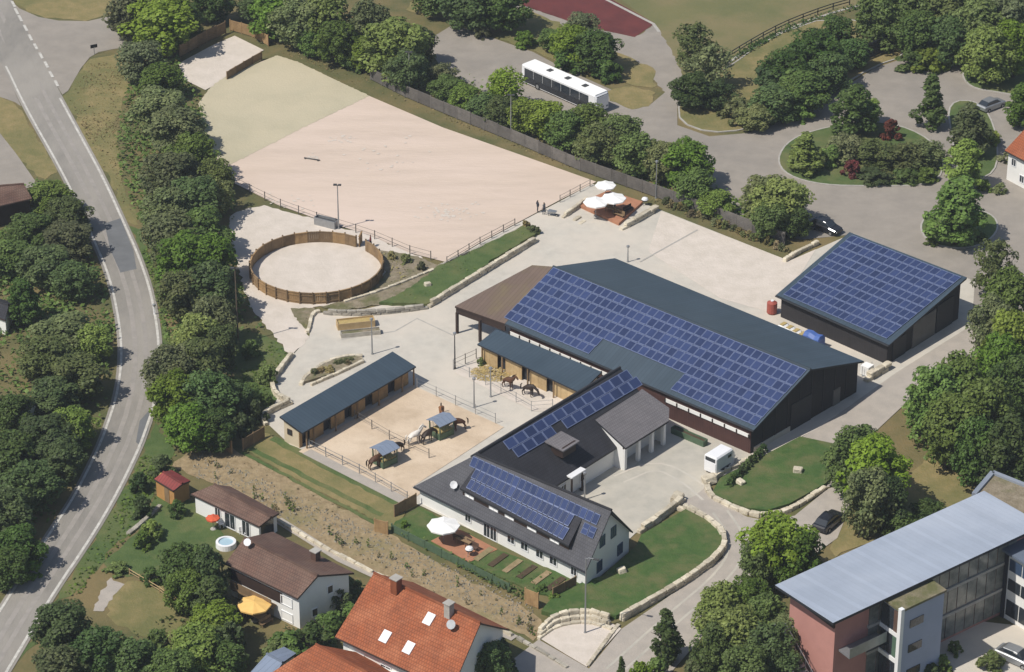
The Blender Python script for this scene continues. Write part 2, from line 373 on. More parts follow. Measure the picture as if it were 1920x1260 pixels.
region('garden_lawn', [(300,925),(360,935),(420,1000),(410,1050),(330,1070),(230,1080),(190,1060),(250,1000)], 1, 'lush_grass', 'rough garden lawn beside the small red hut', 'lawn', jit=.4)
region('garden_lawn', [(210,1110),(260,1085),(330,1115),(355,1150),(330,1200),(280,1200),(200,1160)], 1.5, 'dry_grass', 'parched square of lawn between garden bushes', 'lawn', jit=.4)
region('garden_path', [(172,1145),(205,1085),(232,1095),(212,1118),(195,1150)], 2, 'paving', 'short paved spot in the garden beside parched lawn', 'path', jit=.2)
region('meadow', [(440,610),(520,640),(545,668),(508,722),(518,748),(495,790),(455,820),(440,760)], 1, 'lush_grass', 'bright green grass pocket behind the open stable wall', 'grass', jit=.3)
# --- sports ground and car park
region('sports_field', [(1110,-40),(1820,-40),(1640,5),(1560,25),(1440,72),(1370,125),(1290,150),(1235,90),(1228,46)], 1, 'field_grass', 'large olive sports field beyond the red running track', 'field')
region('running_track', [(900,-60),(1040,-60),(1228,44),(1190,70),(1090,48),(985,12)], 2, 'red_track', 'dark red end of a running track', 'track')
mb = MB(); strip_mb(mb, W2([(1060,-40),(1225,45),(1236,60)]), .5, .05)
tag(mb.build('track_kerb', 'kerb_stone'), 'pale kerb between the running track and the field', 'kerb', kind='structure')
region('path', [(960,10),(985,12),(1090,48),(1190,70),(1228,46),(1262,100),(1290,160),(1275,205),(1225,150),(1150,110),(1040,60),(950,25)], 1.5, 'asphalt_parking', 'grey path round the end of the running track', 'path', jit=.2)
region('parking_lot', [(795,80),(850,46),(1000,98),(1060,130),(1145,168),(1215,200),(1275,150),(1300,165),(1270,190),(1270,235),(1330,256),(1400,250),(1480,222),(1560,178),(1640,128),(1700,108),(1800,118),(1960,90),(1960,720),(1880,690),(1810,650),(1810,530),(1600,440),(1500,450),(1350,395),(1200,310),(1000,225),(830,130)], 2, 'asphalt_parking', 'grey asphalt car park and access road behind the arena fence', 'parking lot')
region('verge', [(800,-20),(1000,20),(1130,85),(1225,130),(1230,165),(1180,160),(1060,125),(1000,95),(850,42),(760,20)], 2.2, 'dry_grass', 'dry grass strip between running track and car park', 'verge', jit=.4)
region('verge', [(1135,172),(1180,162),(1228,172),(1220,200),(1185,205),(1145,190)], 3, 'dry_grass', 'small dry triangle of grass by the parked bus', 'verge', jit=.25)
def kerbed(name, px, m, label, cat, h=.12, sm=2):
    q = smoothline(px, sm, True); o = region(name, q, 4, m, label, cat, thick=h-.08)
    w = W2(q); mb = MB(); ww = w+[w[0]]
    for a, b in zip(ww, ww[1:]): mb.bar(a+Vector((0, 0, h/2)), b+Vector((0, 0, h/2)), .22, h+.04)
    mb.build('kerb', 'kerb_stone', o); return o
kerbed('planting_bed', [(1455,300),(1480,262),(1545,240),(1640,225),(1730,250),(1775,300),(1755,348),(1640,350),(1540,348),(1475,330)], 'lush_grass', 'kerbed green island planted with trees and red shrubs in the car park', 'planting bed')
kerbed('planting_bed', [(1722,425),(1745,398),(1800,390),(1860,400),(1875,430),(1845,460),(1790,468),(1740,455)], 'lush_grass', 'round kerbed island carrying one dense tree above the solar shed', 'planting bed')
kerbed('planting_bed', [(1272,195),(1300,165),(1370,125),(1440,72),(1560,30),(1690,60),(1700,105),(1640,124),(1560,172),(1480,216),(1400,244),(1330,250),(1275,230)], 'dry_grass', 'long dry grass bank with dark bushes along the car park', 'planting bed', sm=1)
kerbed('planting_bed', [(1800,130),(1850,120),(1960,120),(1960,190),(1880,175),(1815,165)], 'lush_grass', 'grassy island under trees at the back of the car park', 'planting bed')
kerbed('planting_bed', [(1775,190),(1840,190),(1870,250),(1870,330),(1800,340),(1785,260)], 'lush_grass', 'narrow planted strip below a row of upright trees', 'planting bed')
# far hedge track on the field
mb = MB(); strip_mb(mb, W2([(1365,118),(1400,95),(1460,62),(1540,30),(1620,8),(1700,-20)], 1), .45, .05)
tag(mb.build('field_path', 'kerb_stone'), 'thin pale path curving round the sports field edge', 'path', kind='structure')
# --- the yard
region('yard', [(838,494),(900,457),(985,412),(1050,378),(1110,345),(1240,395),(1480,490),(1600,438),(1828,528),(1822,612),(1690,712),(1560,790),(1420,862),(1330,905),(1318,935),(1280,942),(1190,1002),(1095,1095),(780,945),(560,850),(496,790),(520,748),(508,722),(548,668),(580,632),(588,586),(640,590),(720,572),(803,578),(812,530)], 3, 'concrete', 'pale concrete yard around the riding hall and stables', 'yard')
region('yard', [(1100,870),(1180,885),(1260,800),(1340,815),(1420,862),(1330,905),(1318,935),(1280,942),(1190,1002),(1110,950),(1075,905)], 4, 'concrete_worn', 'worn grey concrete court between house, garage and hall', 'yard')
region('gravel_yard', [(1240,397),(1480,490),(1530,468),(1455,590),(1350,560),(1215,472)], 4, 'sand_pale', 'pale gravel lorry turning area behind the riding hall', 'yard')
mb = MB(); strip_mb(mb, W2([(1308,432),(1200,492)]), .22, .1); tag(mb.build('drain_channel', 'kerb_stone'), 'thin drainage channel across the pale yard behind the hall', 'drain', kind='structure')
mb = MB(); strip_mb(mb, W2([(640,637),(740,622),(782,598),(850,630)]), .2, .075); tag(mb.build('drain_channel', 'kerb_stone'), 'bent drainage channel across the yard before the hall canopy', 'drain', kind='structure')
region('sand_apron', [(428,405),(490,385),(600,415),(700,445),(770,475),(810,492),(720,540),(640,568),(590,578),(562,592),(580,634),(547,668),(520,640),(490,602),(468,575),(440,480)], 4, 'sand_pale', 'pale sandy apron around the round pen', 'sand', jit=.25)
region('sand_arena', [(372,195),(395,165),(430,140),(520,105),(560,118),(690,180),(830,240),(1000,300),(1118,342),(1050,376),(985,411),(900,456),(838,493),(770,476),(690,441),(600,414),(520,385),(440,345),(405,300),(385,250)], 5, 'sand_pink', 'large pink sand riding arena', 'arena')
region('sand_arena_strip', [(372,195),(395,165),(430,140),(520,105),(560,118),(692,181),(560,245),(432,310),(405,300),(385,250)], 6, 'sand_green', 'greenish beige sand at the upper end of the riding arena', 'arena', jit=.12)
region('sand_paddock', [(335,120),(400,85),(440,68),(495,95),(430,132),(425,148),(385,170),(345,150)], 5, 'sand_pale', 'small bright sand paddock at the arena corner', 'paddock')
region('sand_paddock', [(560,848),(775,722),(782,727),(945,802),(772,915),(790,925),(767,943),(640,882)], 5, 'sand_paddock', 'tan sand paddock in front of the long open stable', 'paddock')
region('sand_paddock', [(853,700),(900,668),(1062,740),(1090,735),(1035,772),(1000,772)], 5, 'sand_pale', 'straw coloured paddock before the stable under the hall eave', 'paddock')
mb = MB(); strip_mb(mb, W2([(575,848),(770,947)]), 1.3, .126); tag(mb.build('path', 'paving'), 'narrow pinkish path along the paddock edge', 'path', kind='structure')
region('grass_bank', [(712,574),(770,545),(822,505),(900,470),(985,428),(1012,440),(940,482),(803,576)], 6, 'lush_grass', 'sloping green bank between two limestone block walls', 'bank', jit=.2, thick=.35)
region('gravel_bank', [(715,470),(770,478),(820,497),(820,505),(765,545),(715,572),(640,583),(600,577),(640,566),(690,546),(722,515)], 6, 'gravel', 'weedy gravel slope beside the round pen', 'bank', jit=.2)
region('gravel_bank', [(545,580),(590,578),(585,592),(576,622),(560,605)], 6, 'gravel', 'triangle of stony soil below the round pen', 'bank', jit=.15)
region('planting_bed', [(566,722),(588,697),(625,678),(665,672),(682,678),(620,706)], 6, 'gravel', 'stone edged bed of dry plants behind the long stable', 'planting bed', thick=.25)
region('grass_strip', [(458,845),(500,812),(560,849),(767,944),(742,992),(715,983),(560,902)], 4, 'dry_grass', 'grass strips between paddock path and the bare bank', 'grass', jit=.2)
for k, (a, b, w) in enumerate([((510,822),(755,950),1.0), ((470,842),(725,972),.7), ((455,850),(715,988),.5)]):
    mb = MB(); strip_mb(mb, jitter(W2([a, b]), .12, 1.2, False), w, .086+.004*k); tag(mb.build('grass_row', 'lush_grass'), ['green grass row right below the paddock path', 'green grass row in the middle of the strips', 'green grass row at the top of the bare bank'][k], 'grass', kind='stuff')
region('bare_bank', [(322,878),(400,812),(455,850),(560,905),(700,985),(830,1062),(1000,1152),(1022,1168),(1000,1200),(900,1160),(700,1072),(640,1048),(540,988),(450,935),(395,905)], 3, 'bank_soil', 'bare tan earth bank with young saplings above the village houses', 'bank', jit=.35)
mb = MB(); strip_mb(mb, W2([(520,975),(640,1050),(700,1078),(900,1168),(965,1198)]), 1.1, .09); tag(mb.build('path', 'paving'), 'pale footpath along the foot of the bare bank', 'path', kind='structure')
region('lawn', [(735,988),(785,952),(930,1032),(1098,1094),(1040,1122),(1000,1112),(860,1050)], 6, 'lawn_grass', 'garden lawn before the long white house', 'lawn', jit=.15, thick=.1)
region('lawn', [(1015,1152),(1040,1122),(1098,1097),(1130,1087),(1192,1032),(1202,1010),(1285,962),(1330,985),(1356,1012),(1345,1042),(1280,1090),(1155,1162),(1095,1150),(1040,1160)], 6, 'lawn_grass', 'raised green lawn behind the block wall beside the white house gable', 'lawn', thick=.4)
region('lawn', [(1335,930),(1350,902),(1420,866),(1500,824),(1575,840),(1570,885),(1548,912),(1480,950),(1440,962),(1400,958),(1360,942)], 6, 'lawn_grass', 'dark green lawn below the hall gable edged in limestone', 'lawn', thick=.3)
region('deck_terrace', [(808,1018),(857,994),(933,1034),(880,1058)], 8, 'tile_terrace', 'reddish tiled terrace before the white house', 'terrace', thick=.12)
region('deck_terrace', [(1082,388),(1140,362),(1205,383),(1160,424)], 8, 'tile_terrace', 'reddish timber terrace under white parasols above the yard', 'terrace', thick=.25)
region('lane', [(1060,1330),(1105,1254),(1166,1180),(1285,1098),(1354,1048),(1364,1012),(1335,982),(1290,956),(1280,940),(1305,930),(1330,908),(1345,940),(1400,970),(1440,978),(1490,968),(1552,918),(1600,900),(1590,960),(1570,1010),(1500,1060),(1420,1090),(1330,1180),(1260,1260),(1190,1330)], 4.5, 'paving', 'light paved lane winding past the lawns to the court', 'lane')
region('lane', [(1540,800),(1680,700),(1815,615),(1880,640),(1780,700),(1700,755),(1620,830),(1590,905),(1550,915),(1560,850),(1500,822)], 4, 'paving', 'light lane between riding hall gable and the trees', 'lane')
region('gravel_pad', [(1008,1196),(1045,1166),(1095,1157),(1150,1172),(1165,1180),(1100,1252),(1060,1228)], 6, 'sand_pale', 'triangular gravel pad at the lane corner with a lamp post', 'pad')
region('forecourt', [(1690,1225),(1830,1165),(1960,1180),(1960,1300),(1850,1300),(1780,1255)], 4, 'concrete', 'pale forecourt slabs at the foot of the school building', 'yard')
region('meadow', [(1560,990),(1700,900),(1850,880),(1870,900),(1760,960),(1560,1050)], 3, 'dry_grass', 'dry grass glade between the trees and the grey roof', 'grass', jit=.4)
region('meadow', [(1690,890),(1740,860),(1830,900),(1850,940),(1760,960)], 3.5, 'dry_grass', 'sunlit dry clearing under the trees by the school', 'grass', jit=.4)
region('lane', [(930,1262),(1010,1200),(1105,1255),(1060,1330),(900,1330)], 3.6, 'paving', 'pale lane corner between red tiled house and gravel pad', 'lane')
# tyre tracks on the yard and the turning area
for k, q in enumerate(([(1330,935),(1290,900),(1230,870),(1160,900)], [(1350,960),(1385,1010),(1370,1070),(1250,1170),(1150,1260)])):
    for dd in (-.8, .8):
        mb = MB(); strip_mb(mb, off(W2(q, 2), dd), .28, .094+.001*k); tag(mb.build('tyre_track', ['concrete', 'concrete_worn'][k]), ['faint tyre track across the house court', 'faint tyre track along the lower lane'][k]+(', inner wheel' if dd < 0 else ', outer wheel'), 'tyre track', kind='structure')
# vegetable beds
for k in range(6):
    x = 900+k*27; y = 1046+k*11
    a = P(x+22, y-14); b = P(x-8, y+8); mb = MB(); d = (b-a).normalized(); q = Vector((-d.y, d.x, 0))*.35
    mb.prism([(p.x, p.y) for p in (a-q, b-q, b+q, a+q)], 0, .32)
    bed = tag(mb.build('vegetable_bed', 'soil_dark' if k % 2 else 'bank_soil'), ['first','second','third','fourth','fifth','sixth'][k]+' narrow vegetable bed counting from the tiled house terrace', 'vegetable bed', 'vegetable beds before the white house')
# ================================================================= BUILDINGS
def avg(*p): return sum((Vector(q) for q in p), Vector())/len(p)
def plane(a, b, c):
    n = (b-a).cross(c-a).normalized(); return (a, n if n.z > 0 else -n)
# shared pieces
def panel_mesh():
    mb = MB(); fx, fy, t = .055, .065, .5
    o = [(-.5,-.5),(.5,-.5),(.5,.5),(-.5,.5)]; i = [(-.5+fx,-.5+fy),(.5-fx,-.5+fy),(.5-fx,.5-fy),(-.5+fx,.5-fy)]
    for k in range(4):
        k2 = (k+1) % 4
        mb.face([(*o[k], t), (*o[k2], t), (*i[k2], t), (*i[k], t)], 1); mb.face([(*o[k], -t), (*o[k2], -t), (*o[k2], t), (*o[k], t)], 1)
    mb.face([(*q, t-.12) for q in i], 0)
    for k in range(4): k2 = (k+1) % 4; mb.face([(*i[k], t), (*i[k2], t), (*i[k2], t-.12), (*i[k], t-.12)], 1)
    ob = mb.build('solar_panel', ['panel_cell', 'panel_frame']); me = ob.data; bpy.data.objects.remove(ob); return me
PANEL = panel_mesh()
def panels(parent, org, TL, TR, BL, BR, cols, rows, skip=lambda c, r: False, lift=.09, fx=.95, fy=.95):
    """TL..BR are the middles of the corner panels"""
    for r in range(rows):
        for c in range(cols):
            if skip(c, r): continue
            s = c/(cols-1) if cols > 1 else 0; t = r/(rows-1) if rows > 1 else 0
            p = TL.lerp(TR, s).lerp(BL.lerp(BR, s), t)
            u = ((TR-TL).lerp(BR-BL, t))/max(1, cols-1); v = ((TL-BL).lerp(TR-BR, s))/max(1, rows-1)
            if rows == 1: v = (TL-BL)
            n = u.cross(v).normalized()
            if n.z < 0: n = -n
            ux = u.normalized(); vy = n.cross(ux)
            R = Matrix((ux, vy, n)).transposed()
            o = link('solar_panel', PANEL, parent, p+n*lift-Vector(org), R.to_euler(), (u.length*fx, abs(v.dot(vy))*fy, .07))
def window(thing_, org, c, n, w, h, frame='white_gloss', pane='glass', name='window', bars=1):
    n = Vector((n[0], n[1], 0)).normalized(); t = Vector((-n.y, n.x, 0)); c = Vector(c); z = Vector((0, 0, 1)); f = .09
    mb = MB(); R = Matrix((t, n, z)).transposed()
    for sgn in (-1, 1):
        mb.box(c+t*sgn*(w/2-f/2)+n*.03, (f, .1, h), R=R); mb.box(c+z*sgn*(h/2-f/2)+n*.03, (w-2*f, .1, f), R=R)
    for k in range(bars): mb.box(c+t*(w*((k+1)/(bars+1)-.5))+n*.03, (.06, .08, h-2*f), R=R)
    fr = mb.build(name, frame, thing_, org)
    mb = MB(); mb.box(c+n*.015, (w-2*f+.02, .04, h-2*f+.02), R=R); mb.build('pane', pane, fr, org)
    return fr
def opening(thing_, org, c, n, w, h, m='trim_dark', name='door', depth=.06):
    n = Vector((n[0], n[1], 0)).normalized(); t = Vector((-n.y, n.x, 0)); R = Matrix((t, n, Vector((0, 0, 1)))).transposed()
    mb = MB(); mb.box(Vector(c)+n*depth/2, (w, depth, h), R=R); return mb.build(name, m, thing_, org)
def gable_walls(NL, NR, FL, FR, RL, RR, k=.07, m=.02, z0=0, drop=.28, sepmat=False, skewL=False):
    """wall shell below a pitched roof; returns builder and corner points"""
    mb = MB(); C = {}
    for nm, e1, e2, rg, oth in (('L', NL, FL, RL, RR), ('R', NR, FR, RR, RL)):
        ro = (oth-rg)*m
        n = e1.lerp(e2, k)+ro; f = e2.lerp(e1, k)+ro; fn = (f-n); fn.z = 0; q_ = rg-n; q_.z = 0; r = n+fn*(q_.dot(fn)/fn.dot(fn))
        if skewL and nm == 'L': r = rg+ro*1.5
        n.z = e1.z+(rg.z-e1.z)*2*k-drop; f.z = e2.z+(rg.z-e2.z)*2*k-drop; r.z = rg.z-drop
        C['n'+nm] = n; C['f'+nm] = f; C['r'+nm] = r
    g = lambda p: Vector((p.x, p.y, z0))
    def wf(pts, mi=0):
        o = pts[0]; u = (pts[1]-pts[0]); u.z = 0; u.normalize(); mb.face(pts, mi, [((p-o).dot(u), p.z) for p in pts])
    wf([g(C['nL']), g(C['nR']), C['nR'], C['nL']]); wf([g(C['fR']), g(C['fL']), C['fL'], C['fR']])
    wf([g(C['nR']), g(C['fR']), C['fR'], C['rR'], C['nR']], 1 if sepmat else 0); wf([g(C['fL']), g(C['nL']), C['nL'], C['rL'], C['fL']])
    mb.face([C['nL'], C['nR'], C['rR'], C['rL']]); mb.face([C['rL'], C['rR'], C['fR'], C['fL']])
    return mb, C
def wallpt(C, a, b, s, z, off=0.0):
    """point on the wall from corner a to b"""
    p = C[a].lerp(C[b], s); d = (C[b]-C[a]); n = Vector((d.y, -d.x, 0)).normalized(); p = p+n*off; p.z = z; return p, n
# ---------------------------------------------------------------- riding hall
zE, zR, zF = 3.4, 7.3, 4.2
NL = P(947,607,zE); NR = P(1413,807,zE); RL = P(1037,500,zR); RR_ = P(1520,693,zR); FL = P(1153,484,zF); FR = P(1620,677,zF)
p0, nn = plane(NL, NR, RR_); RLp = onplane(1037,500, p0, nn)
org = Vector((avg(NL, FR).x, avg(NL, FR).y, 0))
hall = thing('riding_hall', org, 'long dark riding hall with slate roof covered in blue solar panels', 'hall')
mb = MB(); mb.slab([NL, NR, RR_, RLp], .22, 0, 1); mb.slab([RLp+(RR_-RLp)*0, RR_, FR, FL], .22, 0, 1)
roof = mb.build('roof', ['roof_slate', 'trim_dark'], hall, org)
cA = onplane(853,574, p0, nn); cD = onplane(998,497, p0, nn)
mb = MB(); mb.slab([cA, NL+Vector((-.02,.02,0)), RLp+Vector((-.02,.02,0)), cD], .24, 0, 1)
brown = mb.build('canopy_roof', ['roof_brown', 'trim_brown'], hall, org); brown['label'] = 'brown weathered canopy end of the roof'
mb, C = gable_walls(NL, NR, FL, FR, RLp, RR_, .016, .015, sepmat=True); walls = mb.build('wall', ['brown_wall', 'black_wall'], hall, org)
# ridge cap
mb = MB(); mb.tube([RLp+Vector((0,0,.03)), RR_+Vector((0,0,.03))], .16, 6); mb.build('ridge_cap', 'roof_slate', hall, org)
# panels: 7 rows of 37
TL = onplane(1038,511, p0, nn); TR = onplane(1500,699, p0, nn); BL = onplane(957.5,592, p0, nn); BR = onplane(1416,789, p0, nn)
panels(roof, org, TL, TR, BL, BR, 37, 7, lambda c, r: r >= 5 and 13 <= c <= 24)
# light band, gutter, posts and door
ln = (C['nR']-C['nL'])
nW = Vector((ln.y, -ln.x, 0)).normalized()
for s0, s1 in ((.0, .44), (.66, .995)):
    a = C['nL']+ln*s0+nW*.1; b = C['nL']+ln*s1+nW*.1; a.z = b.z = 2.3
    mb = MB(); mb.bar(a, b, .12, .42); mb.build('light_band', 'white_wall', hall, org)
    k = int((b-a).length/1.5)
    for i in range(k+1):
        q = a.lerp(b, i/k)+nW*.1; mb = MB(); mb.box(q, (.12, .12, .5), math.atan2(ln.y, ln.x)); mb.build('band_mullion', 'trim_brown', hall, org)
mb = MB(); mb.tube([NL-Vector((0,0,.12))+nW*.05, NR-Vector((0,0,.12))+nW*.05], .09, 6); mb.build('gutter', 'trim_dark', hall, org)
for x, y in ((857,583), (900,597)):
    t = onplane(x, y, p0, nn); mb = MB(); mb.box((t.x, t.y, (t.z-.2)/2), (.28,.28,t.z-.2), math.atan2(ln.y, ln.x)); mb.build('post', 'trim_brown', hall, org)
a = cA-Vector((0,0,.3)); b = NL-Vector((0,0,.3)); mb = MB(); mb.bar(a+Vector((.15,.15,-.3)), b+Vector((.05,.1,-.3)), .12, .85); mb.build('canopy_fascia', 'trim_brown', hall, org)
# inside of the canopy: back wall boards are the hall's own left gable. door in right gable
for s, w, h, m, nm in ((.46, 3.6, 3.4, 'trim_dark', 'sliding_door'), (.8, 1.2, 2.1, 'grey_door', 'side_door')):
    p, n = wallpt(C, 'nR', 'fR', s, h/2); opening(hall, org, p, n, w, h, m, nm, .1)
p1, n = wallpt(C, 'nR', 'fR', .03, .35, .05); p2, n = wallpt(C, 'nR', 'fR', .36, .35, .05)
mb = MB(); mb.bar(p1, p2, .15, .7); mb.build('plinth', 'concrete', hall, org)
# gable board cover strips
d = (C['fR']-C['nR']); nG = Vector((d.y, -d.x, 0)).normalized()
for i in range(1, 9):
    s = i/9.0; p = C['nR'].lerp(C['fR'], s); zt = C['nR'].z+(C['rR'].z-C['nR'].z)*(1-abs(s-.5)*2)-.1
    mb = MB(); mb.box((p.x+nG.x*.03, p.y+nG.y*.03, zt/2+.35), (.1,.08,zt-.7), math.atan2(d.y, d.x)); mb.build('wall_batten', 'trim_dark', hall, org)
HC = C
# ---------------------------------------------------------------- machine shed with monopitch solar roof
zl, zh = 3.0, 5.6
FLs = P(1593,435,zh); FRs = P(1813,520,zh); NRs = P(1667,647,zl); NLs = P(1455,553,zl)
org = Vector((avg(FLs, NRs).x, avg(FLs, NRs).y, 0))
shed = thing('machine_shed', org, 'square dark shed with one sloping roof of blue solar panels', 'shed')
mb = MB(); mb.slab([NLs, NRs, FRs, FLs], .25, 0, 1); roof = mb.build('roof', ['roof_slate', 'trim_dark'], shed, org)
p0, nn = plane(NLs, NRs, FRs)
panels(roof, org, onplane(1597,449,p0,nn), onplane(1790,524,p0,nn), onplane(1481,550,p0,nn), onplane(1664,628,p0,nn), 17, 10)
cen = avg(FLs, FRs, NRs, NLs); q = {}
for nm, p in (('fL', FLs), ('fR', FRs), ('nR', NRs), ('nL', NLs)):
    w = p.lerp(cen, .06); w.z = p.z-.3+(cen.z-p.z)*.06; q[nm] = w
g0 = lambda p: Vector((p.x, p.y, 0))
mb = MB()
for a, b in (('nL','nR'),('nR','fR'),('fR','fL'),('fL','nL')):
    u = (q[b]-q[a]); mb.face([g0(q[a]), g0(q[b]), q[b], q[a]], 0, [(0,0),(u.length,0),(u.length,q[b].z),(0,q[a].z)])
mb.build('wall', 'black_wall', shed, org)
p, n = wallpt(q, 'nR', 'fR', .5, 1.75); opening(shed, org, p, n, 4.6, 3.4, 'grey_door', 'roller_door', .1)
p, n = wallpt(q, 'nR', 'fR', .79, 1.9); opening(shed, org, p, n, 3.4, 3.7, 'trim_dark', 'roller_door', .1)
p, n = wallpt(q, 'nR', 'fR', .16, 1.35); opening(shed, org, p, n, 2.6, 2.6, 'trim_dark', 'roller_door', .1)
mb = MB(); mb.tube([NLs-Vector((0,0,.1))+Vector((-.08,-.1,0)), NRs-Vector((0,0,.1))+Vector((-.08,-.1,0))], .09, 6); mb.build('gutter', 'trim_dark', shed, org)
# ---------------------------------------------------------------- open stables
def stable(name, FLp, FRp, NRp, NLp, zn, zf, label, doors, wallm, over=.9):
    F1 = P(*FLp, zf); F2 = P(*FRp, zf); N2 = P(*NRp, zn); N1 = P(*NLp, zn)
    org = Vector((avg(F1, N2).x, avg(F1, N2).y, 0)); t = thing(name, org, label, 'stable')
    mb = MB(); mb.slab([N1, N2, F2, F1], .18, 0, 1); mb.build('roof', ['roof_slate', 'trim_dark'], t, org)
    wd = ((F1-N1).xy.length); q = {}
    for nm, p, o, al in (('fL', F1, N1, F2), ('fR', F2, N2, F1), ('nL', N1, F1, N2), ('nR', N2, F2, N1)):
        k = (over if nm[0] == 'n' else .3)/wd
        w = p.lerp(o, k); w = w+(al-p).normalized()*.35; w.z -= .2; q[nm] = w
    mb = MB()
    for a, b in (('nR','fR'),('fR','fL'),('fL','nL')):
        mb.face([g0(q[a]), g0(q[b]), q[b], q[a]])
    mb.build('wall', 'cream_wall', t, org)
    # boarded front: one plank bay between two door openings, a child each
    L = (q['nR']-q['nL']).length; d = (q['nR']-q['nL'])/L; n = Vector((d.y, -d.x, 0)).normalized(); d2 = d.xy
    cuts = [0]+[v for s in doors for v in (s-.55/L*1.1, s+.55/L*1.1)]+[1]
    zt = q['nL'].z
    for i in range(0, len(cuts), 2):
        a, b = cuts[i]*L, cuts[i+1]*L; nb = max(1, int((b-a)/.9))
        for j in range(nb):
            s0 = a+(b-a)*j/nb; s1 = a+(b-a)*(j+1)/nb-.03; c = g0(q['nL'])+d*((s0+s1)/2); c.z = zt/2
            mb = MB(); mb.box(c+n*random.uniform(0,.03), (s1-s0, .1, zt), math.atan2(d.y, d.x)); mb.build('board', wallm, t, org)
    for s in doors:
        c = g0(q['nL'])+d*(s*L)-n*.35; c.z = 1.05; mb = MB(); mb.box(c, (1.25, .06, 2.1), math.atan2(d.y, d.x)); mb.build('doorway', 'trim_dark', t, org)
        c = g0(q['nL'])+d*(s*L); c.z = zt-.15; mb = MB(); mb.box(c, (1.25, .12, .3), math.atan2(d.y, d.x)); mb.build('lintel', 'timber_old', t, org)
    for s in [0]+list(doors)+[1]:
        c = g0(N1).lerp(g0(N2), min(.985, max(.015, s+.04)))+ (F1-N1).normalized()*.12; c.z = (zn-.18)/2
        mb = MB(); mb.box(c, (.14,.14,zn-.18), math.atan2(d.y, d.x)); mb.build('post', 'timber_old', t, org)
    return t, q, org
stA, qA, oA = stable('open_stable', (524,781), (736,659), (780,687), (567,812), 2.45, 3.3, 'long slate roofed timber stable between sand paddock and stone edged bed', (.06,.25,.44,.63,.84), 'timber', .9)
stB, qB, oB = stable('open_stable', (930,617), (1128,697), (1088,736), (895,645), 2.5, 3.1, 'slate roofed timber stable tucked below the riding hall eave', (.2,.45,.7), 'timber_light', .5)
window(stA, oA, wallpt(qA, 'fL', 'nL', .4, 1.6)[0], wallpt(qA, 'fL', 'nL', .4, 1.6)[1], .7, .7, 'trim_brown', 'glass', bars=0)
# ---------------------------------------------------------------- white house
zE, zR = 2.4, 7.9
NR = P(1098,1072,zE); RL = P(893,852,zR-.9); RR_ = P(1147,957,zR); FR = P(1187,997,zE); FL = RL+(FR-RR_); NL = onplane(776,912,*plane(NR, RR_, RL))
FL.z = zE
org = Vector((avg(NL, FR).x, avg(NL, FR).y, 0))
house = thing('white_house', org, 'long white house with dark roof, solar panels and a wide dormer', 'house')
mb = MB(); mb.slab([NL, NR, RR_, RL], .2, 0, 1); mb.slab([RL, RR_, FR, FL], .2, 0, 1)
roof = mb.build('roof', ['roof_anthracite', 'trim_dark'], house, org)
p0, nn = plane(NL, NR, RR_)
mb, C = gable_walls(NL, NR, FL, FR, RL, RR_, .05, .012, drop=.24, skewL=True); mb.build('wall', 'white_wall', house, org)
mb = MB(); mb.tube([RL+Vector((0,0,.04)), RR_+Vector((0,0,.04))], .14, 6); mb.build('ridge_cap', 'roof_dark', house, org)
pl = lambda x, y: onplane(x, y, p0, nn)
panels(roof, org, pl(890,867), pl(1118,973), pl(882,885), pl(1110,992), 21, 1, lift=.1, fx=.9, fy=1.0)
panels(roof, org, pl(1101,987), pl(1113,993), pl(1097,997), pl(1109,1003), 2, 2, lift=.1, fx=.9)
# dormer: flatter slab standing out of the roof
pz = lambda x, y, h_: onplane(x, y, p0+Vector((0,0,h_)), nn)
dTL = pz(889,879,.12); dTR = pz(1091,973,.12)
slope_dir = (pl(1050,1035)-pl(1075,960)); slope_dir.z = 0; slope_dir.normalize()
zdf = min(dTL.z, dTR.z)-.75
dBL = pz(862,915,1.15); dBR = pz(1066,1023,1.15)
mb = MB(); mb.slab([dBL, dBR, dTR, dTL], .22, 0, 1); do = mb.build('dormer', ['roof_dark', 'trim_dark'], house, org)
pd, nd = plane(dBL, dBR, dTR)
panels(do, org, onplane(893,890,pd,nd), onplane(1068,975,pd,nd), onplane(884,909,pd,nd), onplane(1058,1000,pd,nd), 19, 2, lift=.12, fx=.88, fy=.93)
def under(p):
    t = (p0-p).dot(nn)/nn.z; return Vector((p.x, p.y, p.z+t))
i1 = dBL.lerp(dTL, .12); i2 = dBR.lerp(dTR, .12); i1 = i1.lerp(i2, .01); i2 = i2.lerp(i1, .01)
lo = Vector((0,0,.15)); mb = MB()
b1, b2 = under(i1), under(i2); t1, t2 = under(dTL.lerp(dTR,.01)), under(dTR.lerp(dTL,.01))
mb.face([b1-lo, b2-lo, i2-lo, i1-lo]); mb.face([b2-lo, t2-lo, dTR.lerp(dTL,.01)-lo, i2-lo]); mb.face([t1-lo, b1-lo, i1-lo, dTL.lerp(dTR,.01)-lo])
mb.build('dormer_wall', 'trim_brown', do, org)
dn = (i2-i1); ndn = Vector((dn.y, -dn.x, 0)).normalized()
for s in (.07, .3, .45, .66, .87):
    c = b1.lerp(b2, s).lerp(i1.lerp(i2, s), .5); c.z -= .1
    window(house, org, c, ndn, 1.3, min(.7, (i1.z-b1.z)*.8), 'white_gloss', 'fabric_white', bars=1, name='dormer_window')
